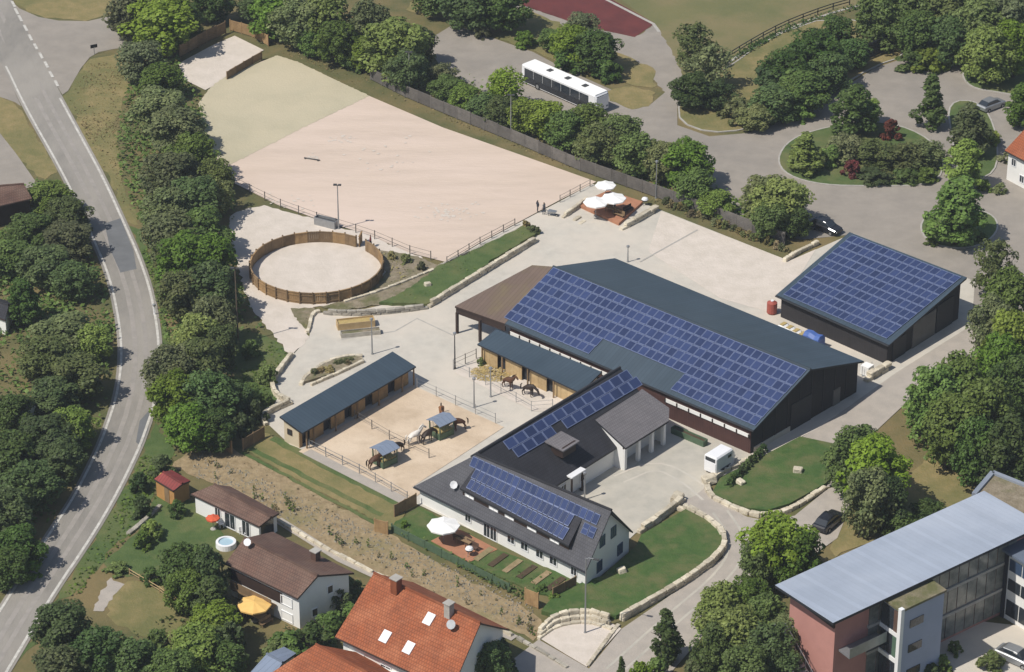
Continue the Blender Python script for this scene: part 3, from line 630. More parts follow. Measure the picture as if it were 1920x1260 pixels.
# front windows, doors and gable windows
L = (C['nR']-C['nL']).length
for s, w, h, z in ((.3,.9,1.2,1.35),(.415,1.0,2.0,1.05),(.455,1.0,2.0,1.05),(.56,1.1,1.1,1.35),(.64,1.1,1.1,1.35),(.73,1.1,1.1,1.35),(.81,1.1,1.1,1.35),(.93,.9,1.1,1.35)):
    p, n = wallpt(C, 'nL', 'nR', s, z); window(house, org, p, n, w, h, 'white_gloss', 'glass', bars=1)
for s, z in ((.3,1.4),(.78,1.4),(.36,4.2),(.62,4.2)):
    p, n = wallpt(C, 'nR', 'fR', s, z); window(house, org, p, n, 1.0, 1.3, 'glass_blue', 'glass_blue', bars=1)
c = pl(853,915); mb = MB()
mb.tube([c, c+Vector((0,0,.35)), c+Vector((-.1,-.2,.55))], .05, 6); 
for k in range(8):
    a = k*math.pi/4; b_ = a+math.pi/4; mb.face([c+Vector((-.12,-.25,.6)), c+Vector((.42*math.cos(a)-.12,-.33+.2*math.sin(a),.6+.4*math.sin(a))), c+Vector((.42*math.cos(b_)-.12,-.33+.2*math.sin(b_),.6+.4*math.sin(b_)))])
mb.build('satellite_dish', 'white_gloss', house, org)
mb = MB(); mb.tube([NL+Vector((-.05,-.06,-.1)), NR+Vector((-.05,-.06,-.1))], .08, 6); mb.build('gutter', 'trim_dark', house, org)
HOUSE_C = C; HOUSE = house
# ---------------------------------------------------------------- stable wing joining house and hall
zR, zE = 7.0, 2.6
R1 = P(905,845,zR); R2 = P(1163,689,zR); d = (R2-R1).normalized(); nR = Vector((d.y, -d.x, 0))   # towards the court
hw = 5.9
R1 = R1-d*.6; E1 = R1+nR*hw-d*4.0; E2 = R2+nR*hw; E1.z = E2.z = zE; G1 = R1-nR*1.2; G2 = R2-nR*1.2; G1.z = G2.z = 6.2
org = Vector((avg(R1, R2).x, avg(R1, R2).y, 0))
wing = thing('stable_wing', org, 'dark roofed wing with a band of solar panels between house and hall', 'building')
mb = MB(); mb.slab([E1, E2, R2, R1], .2, 0, 1); mb.slab([R1, R2, G2, G1], .2, 0, 1); roof = mb.build('roof', ['roof_dark', 'trim_dark'], wing, org)
mb, C = gable_walls(E1, E2, G1, G2, R1, R2, .05, .01, drop=.24); mb.build('wall', 'white_wall', wing, org)
mb = MB(); mb.tube([R1+Vector((0,0,.04)), R2+Vector((0,0,.04))], .13, 6); mb.build('ridge_cap', 'roof_dark', wing, org)
p0, nn = plane(E1, E2, R2); pl = lambda x, y: onplane(x, y, p0, nn)
panels(roof, org, pl(957,831), pl(1172,706), pl(974,845), pl(1190,719), 13, 2, lambda c, r: r == 1 and c == 4, lift=.08, fx=.95, fy=.95)
# small roof dormer on the wing
c = pl(1050,842); mb = MB(); dd = Matrix((d, nR, Vector((0,0,1)))).transposed()
mb.box(c+nR*.5+Vector((0,0,.45)), (2.2, 1.6, 1.2), R=dd); dw = mb.build('dormer', 'trim_brown', wing, org)
a = c+Vector((0,0,1.25)); mb = MB(); mb.slab([a-d*1.4+nR*1.6-Vector((0,0,.25)), a+d*1.4+nR*1.6-Vector((0,0,.25)), a+d*1.4-nR*1.0, a-d*1.4-nR*1.0], .14); mb.build('dormer_roof', 'roof_grey', dw, org)
# cross garage with grey roof
zg, zt = 3.1, 6.0
A = P(1173,840,zg); B = P(1254,789,zg); T1 = P(1116,787,zt-.9); T2 = P(1204,730,zt)
T1 = P(1116,787,5.0); T2 = P(1197,735,5.0); Rr = P(1255,765,zg+.6)
mb = MB(); mb.slab([A, B, T2, T1], .22, 0, 1); mb.slab([T2, B, Rr, P(1204,729,5.0)], .2, 0, 1)
gr = mb.build('garage_roof', ['roof_grey', 'trim_dark'], wing, org); gr['label'] = 'lighter grey roof of the open garage'
g = lambda p: Vector((p.x, p.y, 0))
A2 = A.lerp(T1, .1); B2 = B.lerp(T2, .1); A2 = A2.lerp(B2, .02); B2 = B2.lerp(A2, .02)
e1 = T1.lerp(A, .12).lerp(T2, .02); e2 = T2.lerp(B, .12).lerp(T1, .02); low = Vector((0,0,.26))
mb = MB(); mb.face([g(e1), g(A2), A2-low, e1-low]); mb.face([g(B2), g(e2), e2-low, B2-low]); mb.face([g(e2), g(e1), e1-low, e2-low])
mb.face([g(A2), g(A2.lerp(B2,.05)), A2.lerp(B2,.05)-low, A2-low]); mb.build('garage_wall', 'white_wall', wing, org)
for s in (.03, .36, .68, .97):
    p = g(A2.lerp(B2, s)); mb = MB(); mb.box((p.x, p.y, (zg-.1)/2), (.4,.4,zg-.1), math.atan2(d.y, d.x)); mb.build('pier', 'white_wall', wing, org)
a = A2-Vector((0,0,.45)); b = B2-Vector((0,0,.45)); mb = MB(); mb.bar(a, b, .2, .3); mb.build('lintel', 'trim_brown', wing, org)
for s in (.2, .52, .82):
    p = g(e1.lerp(e2, s)).lerp(g(A2.lerp(B2, s)), .35); mb = MB(); mb.box((p.x, p.y, 1.2), (2.6,.08,2.4), math.atan2(d.y, d.x)); mb.build('garage_door', 'grey_door', wing, org)
for s in (.25,.4,.52):
    p, n = wallpt(C, 'nL', 'nR', s, 1.3); window(wing, org, p, n, 1.0, 1.1, 'white_gloss', 'glass', bars=1)
# entrance porch with white canopy board
pc = P(1075,925)
o = pc.copy(); porch = thing('entrance_porch', o, 'small dark entrance porch with a white canopy in the court corner', 'porch')
for dx in (-.9, .9):
    mb = MB(); mb.box((pc.x+dx*d.x+.5*nR.x, pc.y+dx*d.y+.5*nR.y, 1.33), (.16,.16,2.64), math.atan2(d.y, d.x)); mb.build('post', 'trim_brown', porch, o)
mb = MB(); mb.box((pc.x, pc.y, 2.72), (2.4,1.5,.14), math.atan2(d.y, d.x)); mb.build('canopy', 'white_gloss', porch, o)
mb = MB(); mb.box((pc.x-.5*nR.x, pc.y-.5*nR.y, 1.05), (1.1,.08,2.1), math.atan2(d.y, d.x)); mb.build('door', 'trim_dark', porch, o)
mb = MB(); mb.box((pc.x-.45*nR.x, pc.y-.45*nR.y, .02), (2.4,1.6,.12), math.atan2(d.y, d.x)); mb.build('step', 'kerb_stone', porch, o)
# ---------------------------------------------------------------- school with zinc roof
z1 = 10.0
sL = P(1453,1097,z1-.6); sB = P(1562,1168,z1); sT = P(1845,920,z1-.6); sR = P(1960,962,z1)
sR = sB+(sT-sL); sR.z = z1; ext = (sT-sL)*.12
org = g(avg(sL, sR)); school = thing('school_building', org, 'tall school block with wide pale zinc roof and pink end wall', 'school')
mb = MB(); mb.slab([sB, sR, sT, sL], .3, 0, 1); mb.build('roof', ['zinc', 'trim_dark'], school, org)
du = (sT-sL); du.z = 0; Ls = du.length; du.normalize(); dv = (sB-sL); dv.z = 0; Ws = dv.length; dv.normalize()
def sp(u, v, z): q = sL+du*u+dv*v; return Vector((q.x, q.y, z))
def boxwall(mb, u0, u1, v0, v1, z0, zt, mi=0, top=True):
    A_ = [sp(u0,v0,z0), sp(u1,v0,z0), sp(u1,v1,z0), sp(u0,v1,z0)]; B_ = [Vector((p.x,p.y,zt)) for p in A_]
    ar = (A_[1]-A_[0]).cross(A_[2]-A_[1]).z
    if ar < 0: A_.reverse(); B_.reverse()
    for i in range(4): mb.face([A_[i], A_[(i+1)%4], B_[(i+1)%4], B_[i]], mi)
    if top: mb.face(B_, mi)
zw = z1-.95
mb = MB(); boxwall(mb, 1.6, Ls-.6, .6, Ws-1.4, 0, zw); mb.build('wall', 'pink_wall', school, org)
mb = MB(); boxwall(mb, 1.4, 1.6, .6, Ws-1.4, zw-1.1, zw); mb.build('wall_band', 'trim_brown', school, org)
nF = -dv if dv.dot(CAMP-sL) < 0 else dv
# dark glazed long front with floors and mullions
f = Ws-1.4
for u0 in [6+1.35*i for i in range(int((Ls-8)/1.35))]:
    for k, (za, zb) in enumerate(((.4,3.0),(3.5,6.1),(6.5,zw-.1))):
        mb = MB(); boxwall(mb, u0+.06, u0+1.29, f, f+.1, za, zb); mb.build('facade_pane', ('glass_facade', 'glass', 'glass_facade', 'glass_green')[(int(u0*3)+k*2) % 4], school, org)
for z in (3.1, 6.2):
    mb = MB(); boxwall(mb, 5.9, Ls-.6, f, f+.25, z, z+.3); mb.build('floor_band', 'kerb_stone', school, org)
# stair tower, white edged, blue-grey panels
t0, t1_ = 11.2, 18.5
t0 = 7.5; t1_ = 13.2
mb = MB(); boxwall(mb, t0, t1_, f+.3, f+3.2, 0, 9.2); tw = mb.build('stair_tower', 'tower_panel', school, org)
mb = MB(); boxwall(mb, t0-.25, t1_+.15, f+.2, f+3.35, 9.2, 9.45); mb.build('tower_roof', 'gravel', tw, org)
for v in (f+3.1,):
    mb = MB(); boxwall(mb, t0-.3, t0+.15, v-.1, v+.35, 0, 9.6); mb.build('tower_edge', 'white_gloss', tw, org)
for za, zb, m_ in ((.2,3.0,'glass'),(3.6,6.0,'glass_green'),(6.5,8.9,'roof_tile_brown')):
    for j in range(3):
        va = f+.4+j*.9; mb = MB(); boxwall(mb, t0-.1, t0-.02, va, va+.8, za, zb); mb.build('tower_window', m_ if j == 2 else 'glass', tw, org)
for z in (3.05, 6.05):
    mb = MB(); boxwall(mb, t0-.18, t0-.02, f+.3, f+3.0, z, z+.45); mb.build('tower_sill', 'white_gloss', tw, org)
for k in range(3):
    mb = MB(); boxwall(mb, t0+1.2, t0+3.0, f+3.2, f+3.28, 1+k*2.9, 1.9+k*2.9); mb.build('tower_slot', 'glass', tw, org)
# outside stair at pink end
for k in range(14):
    mb = MB(); boxwall(mb, -1.6, .3, 1.5+k*.42, 1.9+k*.42, 4.6-k*.3, 4.68-k*.3); mb.build('stair_tread', 'steel', school, org)
mb = MB()
for uu in (-1.65, .35):
    mb.bar(sp(uu,1.5,4.6), sp(uu,7.4,.45), .1, .25); mb.bar(sp(uu,1.5,5.6), sp(uu,7.4,1.45), .06, .06)
    for k in range(8): q_ = sp(uu,1.5+k*.84,4.6-k*.593); mb.bar(q_, q_+Vector((0,0,1)), .04)
mb.bar(sp(-1.65,1.5,0), sp(-1.65,1.5,5.6), .12); mb.bar(sp(.35,1.5,0), sp(.35,1.5,5.6), .12)
mb.build('stair_rail', 'steel', school, org)
mb = MB(); boxwall(mb, -1.7, 1.5, .0, 1.5, 4.6, 4.75); mb.build('stair_landing', 'steel', school, org)
mb = MB(); mb.face([sp(3.0,f+.05,5.2), sp(t0-.4,f+.05,5.2), sp(t0-.4,f+1.6,5.2), sp(3.0,f+1.6,5.2)]); boxwall(mb, 2.2, t0-.4, f+.05, f+1.7, 5.05, 5.25); mb.build('balcony', 'steel', school, org)
mb = MB(); boxwall(mb, 2.2, t0-.4, f+1.62, f+1.7, 5.25, 6.2); mb.build('balcony_rail', 'steel', school, org)
# side wing coming off to the right, with white window bands
wr = P(1872,1020,8.0)
w0 = P(1876,1030,8.0); org2 = g(w0)
sw = thing('school_wing', org2, 'white school wing with blue-grey roof and window bands', 'building')
dR = Vector((du.y, -du.x, 0)); dR = dR if dR.y < 0 else -dR
def wp(a, b, z): q_ = w0+dR*a+du*b; return Vector((q_.x, q_.y, z))
def wbox(a0, a1, b0, b1, z0_, z1_, nm, m_, par=None):
    mb = MB(); A_ = [wp(a0,b0,z0_), wp(a1,b0,z0_), wp(a1,b1,z0_), wp(a0,b1,z0_)]
    if (A_[1]-A_[0]).cross(A_[2]-A_[1]).z < 0: A_.reverse()
    mb.prism([(p.x, p.y) for p in A_], z0_, z1_); return mb.build(nm, m_, par or sw, org2)
wbox(.5, 14, .5, 10, 0, 7.9, 'wall', 'white_wall')
wbox(.1, 15, -.1, 11, 7.95, 8.2, 'roof', 'zinc_dark')
for k, (za, zb) in enumerate(((.6,2.4),(3.6,4.9),(5.9,7.2))):
    for j in range(7): wbox(1.0+j*1.8, 2.65+j*1.8, .42, .52, za, zb, 'window', 'glass' if k < 2 else 'glass_blue')
wbox(.35, .8, .35, .8, 0, 7.9, 'corner_pillar', 'trim_dark')
rp = [P(1826,930,8.6), P(1861,889,8.6), P(2010,948,8.6), P(1975,1000,8.6)]; o3 = g(rp[1])
up = thing('school_rear_block', o3, 'gravel roofed rear school block with a pale metal rim', 'building')
mb = MB(); mb.prism([(p.x, p.y) for p in rp], 0, 8.6); mb.build('wall', 'white_wall', up, o3)
mb = MB(); mb.prism([tuple(p.lerp(avg(*rp), .05).xy) for p in rp], 8.4, 8.7); mb.build('roof', 'gravel', up, o3)
for a, b in ((0,1),(1,2),(2,3)):
    mb = MB(); mb.bar(rp[a]+Vector((0,0,.15)), rp[b]+Vector((0,0,.15)), .5, .4); mb.build('rim', 'zinc', up, o3)
# ---------------------------------------------------------------- village houses below the bank
def gable_house(name, label, eN, eF, rg, zE, zR, roofm, wallm, k=.06, m=.03, cat='house', th=.2, drop=.26):
    NL = P(*eN[0], zE); NR = P(*eN[1], zE); RL = P(*rg[0], zR); RR2 = P(*rg[1], zR)
    if eF: FL = P(*eF[0], zE); FR = P(*eF[1], zE)
    else: FL = RL*2-NL; FR = RR2*2-NR; FL.z = FR.z = zE
    org = g(avg(NL, FR)); t = thing(name, org, label, cat)
    mb = MB(); mb.slab([NL, NR, RR2, RL], th, 0, 1); mb.slab([RL, RR2, FR, FL], th, 0, 1); r = mb.build('roof', [roofm, 'trim_brown'], t, org)
    mb, C = gable_walls(NL, NR, FL, FR, RL, RR2, k, m, drop=drop); mb.build('wall', wallm, t, org)
    mb = MB(); mb.tube([RL+Vector((0,0,.03)), RR2+Vector((0,0,.03))], .13, 6); mb.build('ridge_cap', roofm, t, org)
    mb = MB(); mb.tube([NL-Vector((0,0,.1)), NR-Vector((0,0,.1))], .07, 6); mb.build('gutter', 'trim_brown', t, org)
    return t, C, org, r, plane(NL, NR, RR2)
bh, C, org, r, pn = gable_house('brown_roofed_house', 'white house with brown tiled roof and shaded balcony', ((422,1056),(558,1122)), ((512,997),(664,1074)), ((458,1009),(596,1079)), 4.0, 5.6, 'roof_tile_brown', 'white_wall')
p, n = wallpt(C, 'nL', 'nR', .36, 2.65); opening(bh, org, p, n, 7.6, 1.3, 'trim_brown', 'balcony_recess', .05)
p, n = wallpt(C, 'nL', 'nR', .36, 1.7, .5); mb = MB(); Rm = Matrix(((C['nR']-C['nL']).normalized(), -n, Vector((0,0,1)))).transposed()
a, _ = wallpt(C, 'nL', 'nR', .06, 2.0, .7); b, _ = wallpt(C, 'nL', 'nR', .66, 2.0, .7); mb.bar(a, b, .1, .9); mb.build('balcony_rail', 'timber_old', bh, org)
a, _ = wallpt(C, 'nL', 'nR', .05, 1.5, .35); b, _ = wallpt(C, 'nL', 'nR', .67, 1.5, .35); mb = MB(); mb.bar(a, b, .9, .16); mb.build('balcony_floor', 'timber_old', bh, org)
p, n = wallpt(C, 'nL', 'nR', .36, .7); opening(bh, org, p, n, 5, 1.3, 'cream_wall', 'ground_floor_front', .04)
for s, z in ((.82,.75),(.82,2.6)):
    p, n = wallpt(C, 'nL', 'nR', s, z); window(bh, org, p, n, 1.6, 1.1, 'white_gloss', 'fabric_white', bars=0)
for s, z in ((.62,3.1),(.3,1.2)):
    p, n = wallpt(C, 'nR', 'fR', s, z); window(bh, org, p, n, .8, 1.0, 'white_gloss', 'glass', bars=0)
def chimney(t, org, x, y, z, pnl, h=1.3, w=.7, m='roof_tile_brown'):
    c = onplane(x, y, *pnl); mb = MB(); mb.box(c+Vector((0,0,h/2-.4)), (w,w,h+.4), -.7); o = mb.build('chimney', m, t, org)
    mb = MB(); mb.box(c+Vector((0,0,h-.15)), (w+.2,w+.2,.1), -.7); mb.build('cap', 'kerb_stone', o, org)
far = plane(P(458,1009,5.6), P(596,1079,5.6), P(664,1074,4.0)); chimney(bh, org, 592,1050, 5, far)
c = onplane(466,1024,*pn); mb = MB(); mb.tube([c, c+Vector((0,0,.5))], .05, 6); mb.tube([c+Vector((-.05,-.12,.55)), c+Vector((-.08,-.2,.6)), c+Vector((-.09,-.24,.63))], [.02,.34,.4], 10); mb.build('satellite_dish', 'white_gloss', bh, org)
gh, C, org, r, pn = gable_house('garden_house', 'low white garden house with purplish brown roof', ((358,926),(486,987)), ((432,912),(524,962)), ((402,908),(508,970)), 2.3, 3.1, 'roof_tile_brown', 'white_wall', cat='garden house')
for s, w_ in ((.36,.9),(.55,1.6),(.8,1.2)):
    p, n = wallpt(C, 'nL', 'nR', s, 1.05); window(gh, org, p, n, w_, 1.9, 'white_gloss', 'glass', bars=1)
p, n = wallpt(C, 'nR', 'fR', .45, 1.1); opening(gh, org, p, n, 2.0, 2.0, 'glass', 'garage_door', .05)
hu, C, org, r, pn = gable_house('red_hut', 'tiny orange timber hut with red metal roof by the road verge', ((289,898),(325,920)), ((322,881),(357,901)), ((306,885),(342,907)), 2.2, 2.9, 'roof_hut_red', 'orange_wall', cat='hut')
p, n = wallpt(C, 'nL', 'nR', .6, 1.0); opening(hu, org, p, n, .8, 1.8, 'timber_old', 'door', .05)
rh, C, org, r, pn = gable_house('red_tiled_house', 'big house with bright red tiled roof and skylights', ((628,1194),(846,1296)), None, ((701,1074),(901,1168)), 4.3, 8.6, 'roof_tile_red', 'white_wall')
for x, y in ((723,1194),(767,1215),(805,1161)):
    c = onplane(x, y, *pn); nq = pn[1]; u = Vector((0,0,1)).cross(nq).normalized(); w_ = nq.cross(u); Rm = Matrix((u, w_, nq)).transposed()
    mb = MB(); mb.box(c+nq*.06, (.95,1.25,.16), R=Rm); sk = mb.build('skylight', 'white_gloss', rh, org)
    mb = MB(); mb.box(c+nq*.15, (.7,1.0,.04), R=Rm); mb.build('pane', 'fabric_white', sk, org)
chimney(rh, org, 743,1105, 8, pn, 1.5, .8, 'roof_tile_red'); chimney(rh, org, 842,1152, 8, pn, 1.5, .7, 'kerb_stone')
c = onplane(848,1180,*pn); mb = MB(); mb.tube([c, c+Vector((0,0,.6))], .05, 6); mb.tube([c+Vector((-.05,-.12,.65)), c+Vector((-.1,-.2,.7)), c+Vector((-.12,-.24,.73))], [.03,.4,.48], 10); mb.build('satellite_dish', 'steel', rh, org)
for s in (.15,.4,.65):
    p, n = wallpt(C, 'nL', 'nR', s, 2.4); window(rh, org, p, n, 1.4, 1.4, 'white_gloss', 'glass')
p, n = wallpt(C, 'nL', 'nR', .3, 1.2, .6); a, _ = wallpt(C, 'nL', 'nR', .05, 2.7, 1.0); b, _ = wallpt(C, 'nL', 'nR', .5, 2.7, 1.0); mb = MB(); mb.bar(a, b, 2.0, .2); mb.build('balcony', 'white_wall', rh, org)
rs, C, org, r, pn = gable_house('red_tiled_garage', 'small red tiled roof beside the big red roofed house', ((508,1262),(640,1330)), None, ((592,1208),(690,1262)), 2.8, 5.0, 'roof_tile_red', 'white_wall', cat='garage')
gs, C, org, r, pn = gable_house('grey_roofed_shed', 'small shed with grey metal roof among garden bushes', ((468,1262),(505,1282)), None, ((500,1226),(530,1242)), 2.3, 3.0, 'zinc_dark', 'cream_wall', cat='shed')
wh, C, org, r, pn = gable_house('white_corner_house', 'white house with red roof at the back of the car park', ((1884,282),(1985,335)), None, ((1925,238),(2025,288)), 4.2, 6.2, 'roof_tile_red', 'white_wall')
p, n = wallpt(C, 'nL', 'nR', .3, 1.2); window(wh, org, p, n, .9, 1.1)
p, n = wallpt(C, 'nL', 'nR', .12, 2.9); window(wh, org, p, n, .9, 1.1)
lb, C, org, r, pn = gable_house('roadside_barn', 'low building with dark brown roof next to a grey yard', ((-40,395),(60,372)), None, ((-45,352),(45,345)), 3.0, 4.2, 'roof_tile_brown', 'trim_brown', cat='barn')
ls, C, org, r, pn = gable_house('white_garden_shed', 'little white shed half hidden in the roadside wood', ((18,765),(42,782)), None, ((30,742),(58,758)), 2.2, 3.0, 'roof_grey', 'white_wall', cat='shed')
l2, C, org, r, pn = gable_house('dark_garden_shed', 'small dark roofed shed between trees across the road', ((-30,585),(10,600)), None, ((-20,560),(16,572)), 2.2, 3.0, 'roof_dark', 'white_wall', cat='shed')
# ================================================================= STONE WALLS, FENCES, PEN
def stone_mesh(seed):
    rnd = random.Random(seed); bm = bmesh.new(); bmesh.ops.create_cube(bm, size=1)
    bmesh.ops.bevel(bm, geom=bm.edges[:], offset=.1, segments=1, affect='EDGES')
    for v in bm.verts: v.co += Vector((rnd.uniform(-.05,.05), rnd.uniform(-.06,.06), rnd.uniform(-.05,.05)))
    me = bpy.data.meshes.new('stone'); bm.to_mesh(me); bm.free(); return me
STONES = {}
for m_ in ('limestone', 'limestone_grey'):
    STONES[m_] = []
    for k in range(4):
        me = stone_mesh(k); me.materials.append(M[m_]); STONES[m_].append(me)
def stone_wall(px, label, courses=1, h=.5, w=.55, ln=1.15, z0=0.0, sm=1, m='limestone', step=0.0, name='stone_wall', cat='stone wall'):
    pts = W2(px, sm); o = pts[len(pts)//2].copy(); t = thing(name, o, label, cat)
    for c in range(courses):
        q = resample(pts, ln)
        if c % 2: q = resample([pts[0]+(pts[1]-pts[0]).normalized()*ln*.5]+pts[1:], ln)
        for a, b in zip(q, q[1:]):
            d = (b-a); 
            if d.length < .3: continue
            nrm = Vector((-d.y, d.x, 0)).normalized()*step*c
            hh = h*random.uniform(.88, 1.08); mid_ = (a+b)/2+nrm
            link('stone', random.choice(STONES[m]), t, Vector((mid_.x, mid_.y, z0+c*h+hh/2-.03))-o, (random.uniform(-.03,.03), random.uniform(-.03,.03), math.atan2(d.y, d.x)+random.uniform(-.04,.04)), (d.length*random.uniform(.92,1.0), w*random.uniform(.85,1.12), hh))
    return t
stone_wall([(803,578),(880,530),(945,490),(1010,450)], 'limestone block wall along the foot of the green bank', 2, .42)
stone_wall([(645,568),(720,545),(790,517),(822,503)], 'low limestone row between gravel slope and round pen side', 1, .35, .4, .9)
stone_wall([(822,503),(860,483),(905,465),(990,425)], 'low dark stone edging between arena sand and green bank', 1, .4, .35, .9, m='limestone_grey')
stone_wall([(803,579),(740,588),(690,592),(630,592),(600,588)], 'grey block wall curving round the yard toward the pen', 2, .4, .45, m='limestone_grey')
stone_wall([(600,586),(588,588),(583,600),(580,618),(574,630)], 'short curved limestone wall beside the stony triangle', 1, .45, .45, .8)
stone_wall([(549,666),(530,690),(509,720),(514,738),(522,748),(545,757)], 'curved limestone kerb wall round the green grass pocket', 2, .38, .5, .9)
stone_wall([(548,757),(520,768),(492,783),(494,795),(503,800)], 'limestone wall hooking behind the end of the long stable', 2, .42, .5, .9)
stone_wall([(564,724),(575,707),(605,685),(645,671),(672,669),(690,672)], 'limestone edging around the bed of dry plants', 1, .45, .45, .8)
stone_wall([(583,724),(630,704),(685,678)], 'straight limestone edging between dry bed and stable back', 1, .42, .4, .8)
stone_wall([(1326,915),(1330,932),(1362,948),(1402,966),(1440,970),(1482,960),(1552,914)], 'limestone wall wrapped around the dark lawn below the hall', 1, .55, .6, 1.2)
stone_wall([(1326,912),(1345,892),(1372,880),(1412,862)], 'limestone blocks beside the horse trailer', 1, .6, .6, 1.1)
stone_wall([(1283,938),(1250,965),(1215,990),(1192,1004)], 'limestone wall from the court down to the house corner', 2, .45, .6, 1.2)
stone_wall([(1270,955),(1290,958),(1332,983),(1362,1012),(1352,1045),(1285,1095),(1220,1132),(1158,1168)], 'long limestone wall holding the raised lawn above the lane', 2, .45, .6, 1.3)
for k in range(3):
    e = k*7
    stone_wall([(1012-e*.2,1190+e*.7),(1042,1162+e),(1095,1152+e),(1150,1168+e)], ['upper ring of the stepped limestone wall behind the gravel pad', 'middle ring of the stepped limestone wall behind the gravel pad', 'lower ring of the stepped limestone wall behind the gravel pad'][k], 1, .95-.3*k, .5, 1.1, z0=0)
stone_wall([(1160,1172),(1100,1252)], 'limestone kerb between gravel pad and lane', 1, .3, .4, 1.0)
stone_wall([(520,978),(600,1025),(660,1055),(705,1078)], 'low pale wall along the footpath above the brown house', 1, .4, .4, 1.2)
stone_wall([(705,1078),(800,1122),(900,1165),(965,1196)], 'low pale wall along the footpath above the red roof', 1, .4, .4, 1.2)
stone_wall([(970,1197),(1040,1238),(1070,1258)], 'weedy stone kerb between lane corner and gravel pad', 1, .35, .4, .9, m='limestone_grey')
stone_wall([(1165,432),(1200,413),(1234,393)], 'massive limestone bench wall below the parasol terrace', 2, .4, .7, 1.6, sm=0)
stone_wall([(1055,410),(1082,392),(1102,376)], 'stepped limestone wall at the arena side of the parasol terrace', 2, .35, .45, .9, sm=0)
for k, (a, b) in enumerate((((1076,415),(1090,406)), ((1086,421),(1100,412)))):
    stone_wall([a, b], ['upper stone step to the parasol terrace', 'lower stone step to the parasol terrace'][k], 1, .3-.12*k, .5, 1.3, sm=0, name='stone_step', cat='step')
stone_wall([(1470,492),(1500,474),(1540,455)], 'limestone wall closing the yard beside the solar shed', 1, .6, .5, 1.1, sm=0)
stone_wall([(1622,717),(1645,703),(1672,688)], 'limestone wall between hall gable and solar shed', 2, .5, .8, 1.3, sm=0)
stone_wall([(240,1003),(262,985),(290,960),(305,945)], 'rough garden steps of stone below the red hut', 1, .3, .5, .8, m='limestone_grey')
def rock_mesh():
    me = stone_mesh(11); me.materials.append(M['limestone']); return me
ROCK = rock_mesh()
def boulder(x, y, s, label, z=0):
    o = link('boulder', ROCK, None, P(x, y)+Vector((0,0,z+.28*s)), (random.uniform(-.2,.2), random.uniform(-.2,.2), random.uniform(0,6)), (s, s*.8, s*.65)); tag(o, label, 'boulder')
boulder(1330,905,1.5,'big limestone boulder at the court entrance by the trailer'); boulder(1270,940,1.4,'limestone boulder at the lawn end of the court')
boulder(1165,1080,.9,'white boulder lying on the raised lawn', .45); boulder(1388,912,.9,'pale stone lying on the lawn below the hall', .3); boulder(802,541,.8,'white boulder on the green bank', .35)
boulder(1495,890,1.0,'stone beside bare patch on the lawn below the hall', .3)
# ---------------------------------------------------------------- round pen
c3 = P(594,512); Rp = 8.05
pen = thing('round_pen', c3, 'round timber training pen with plank panels on pale sand', 'round pen')
mb = MB(); N_ = 64; mb.face([(Rp*.985*math.cos(k*2*math.pi/N_), Rp*.985*math.sin(k*2*math.pi/N_), .12) for k in range(N_)])
mb.build('sand_floor', 'sand_pale', pen)
seg = 32; w_ = 2*Rp*math.sin(math.pi/seg)
mb = MB()
for j in range(6): mb.box((-w_/2+w_*(j+.5)/6, random.uniform(-.015,.015), .78), (w_/6-.012, .06, 1.42))
mb.box((0,0,1.52), (w_,.16,.08)); mb.box((0,.06,.4), (w_,.06,.12)); mb.box((0,.06,1.2), (w_,.06,.12))
PM = mb.build('panel', 'timber', pen); pme = PM.data
pme2 = pme.copy(); pme2.materials[0] = M['timber_old']
first = True
for k in range(seg):
    a = (k+.5)*2*math.pi/seg
    if k == 4: continue
    loc = Vector((Rp*math.cos(a)*math.cos(math.pi/seg), Rp*math.sin(a)*math.cos(math.pi/seg), 0)); rz = a+math.pi/2+math.pi
    if first: PM.location = loc; PM.rotation_euler = (0,0,rz); first = False
    else: link('panel', pme if random.random() < .6 else pme2, pen, loc, (0,0,rz))
mb = MB(); mb.box((0,0,.85), (.14,.14,1.7)); po = mb.build('post', 'timber_old', pen); pm = po.data
for k in range(seg):
    a = k*2*math.pi/seg; loc = (1.012*Rp*math.cos(a), 1.012*Rp*math.sin(a), 0)
    if k == 0: po.location = loc
    else: link('post', pm, pen, loc, (0,0,a))
a = 5*2*math.pi/seg; gl = Vector((Rp*math.cos(a), Rp*math.sin(a), 0)); link('gate', pme, pen, gl+Vector((.55,.75,0)), (0,0,a+.4))
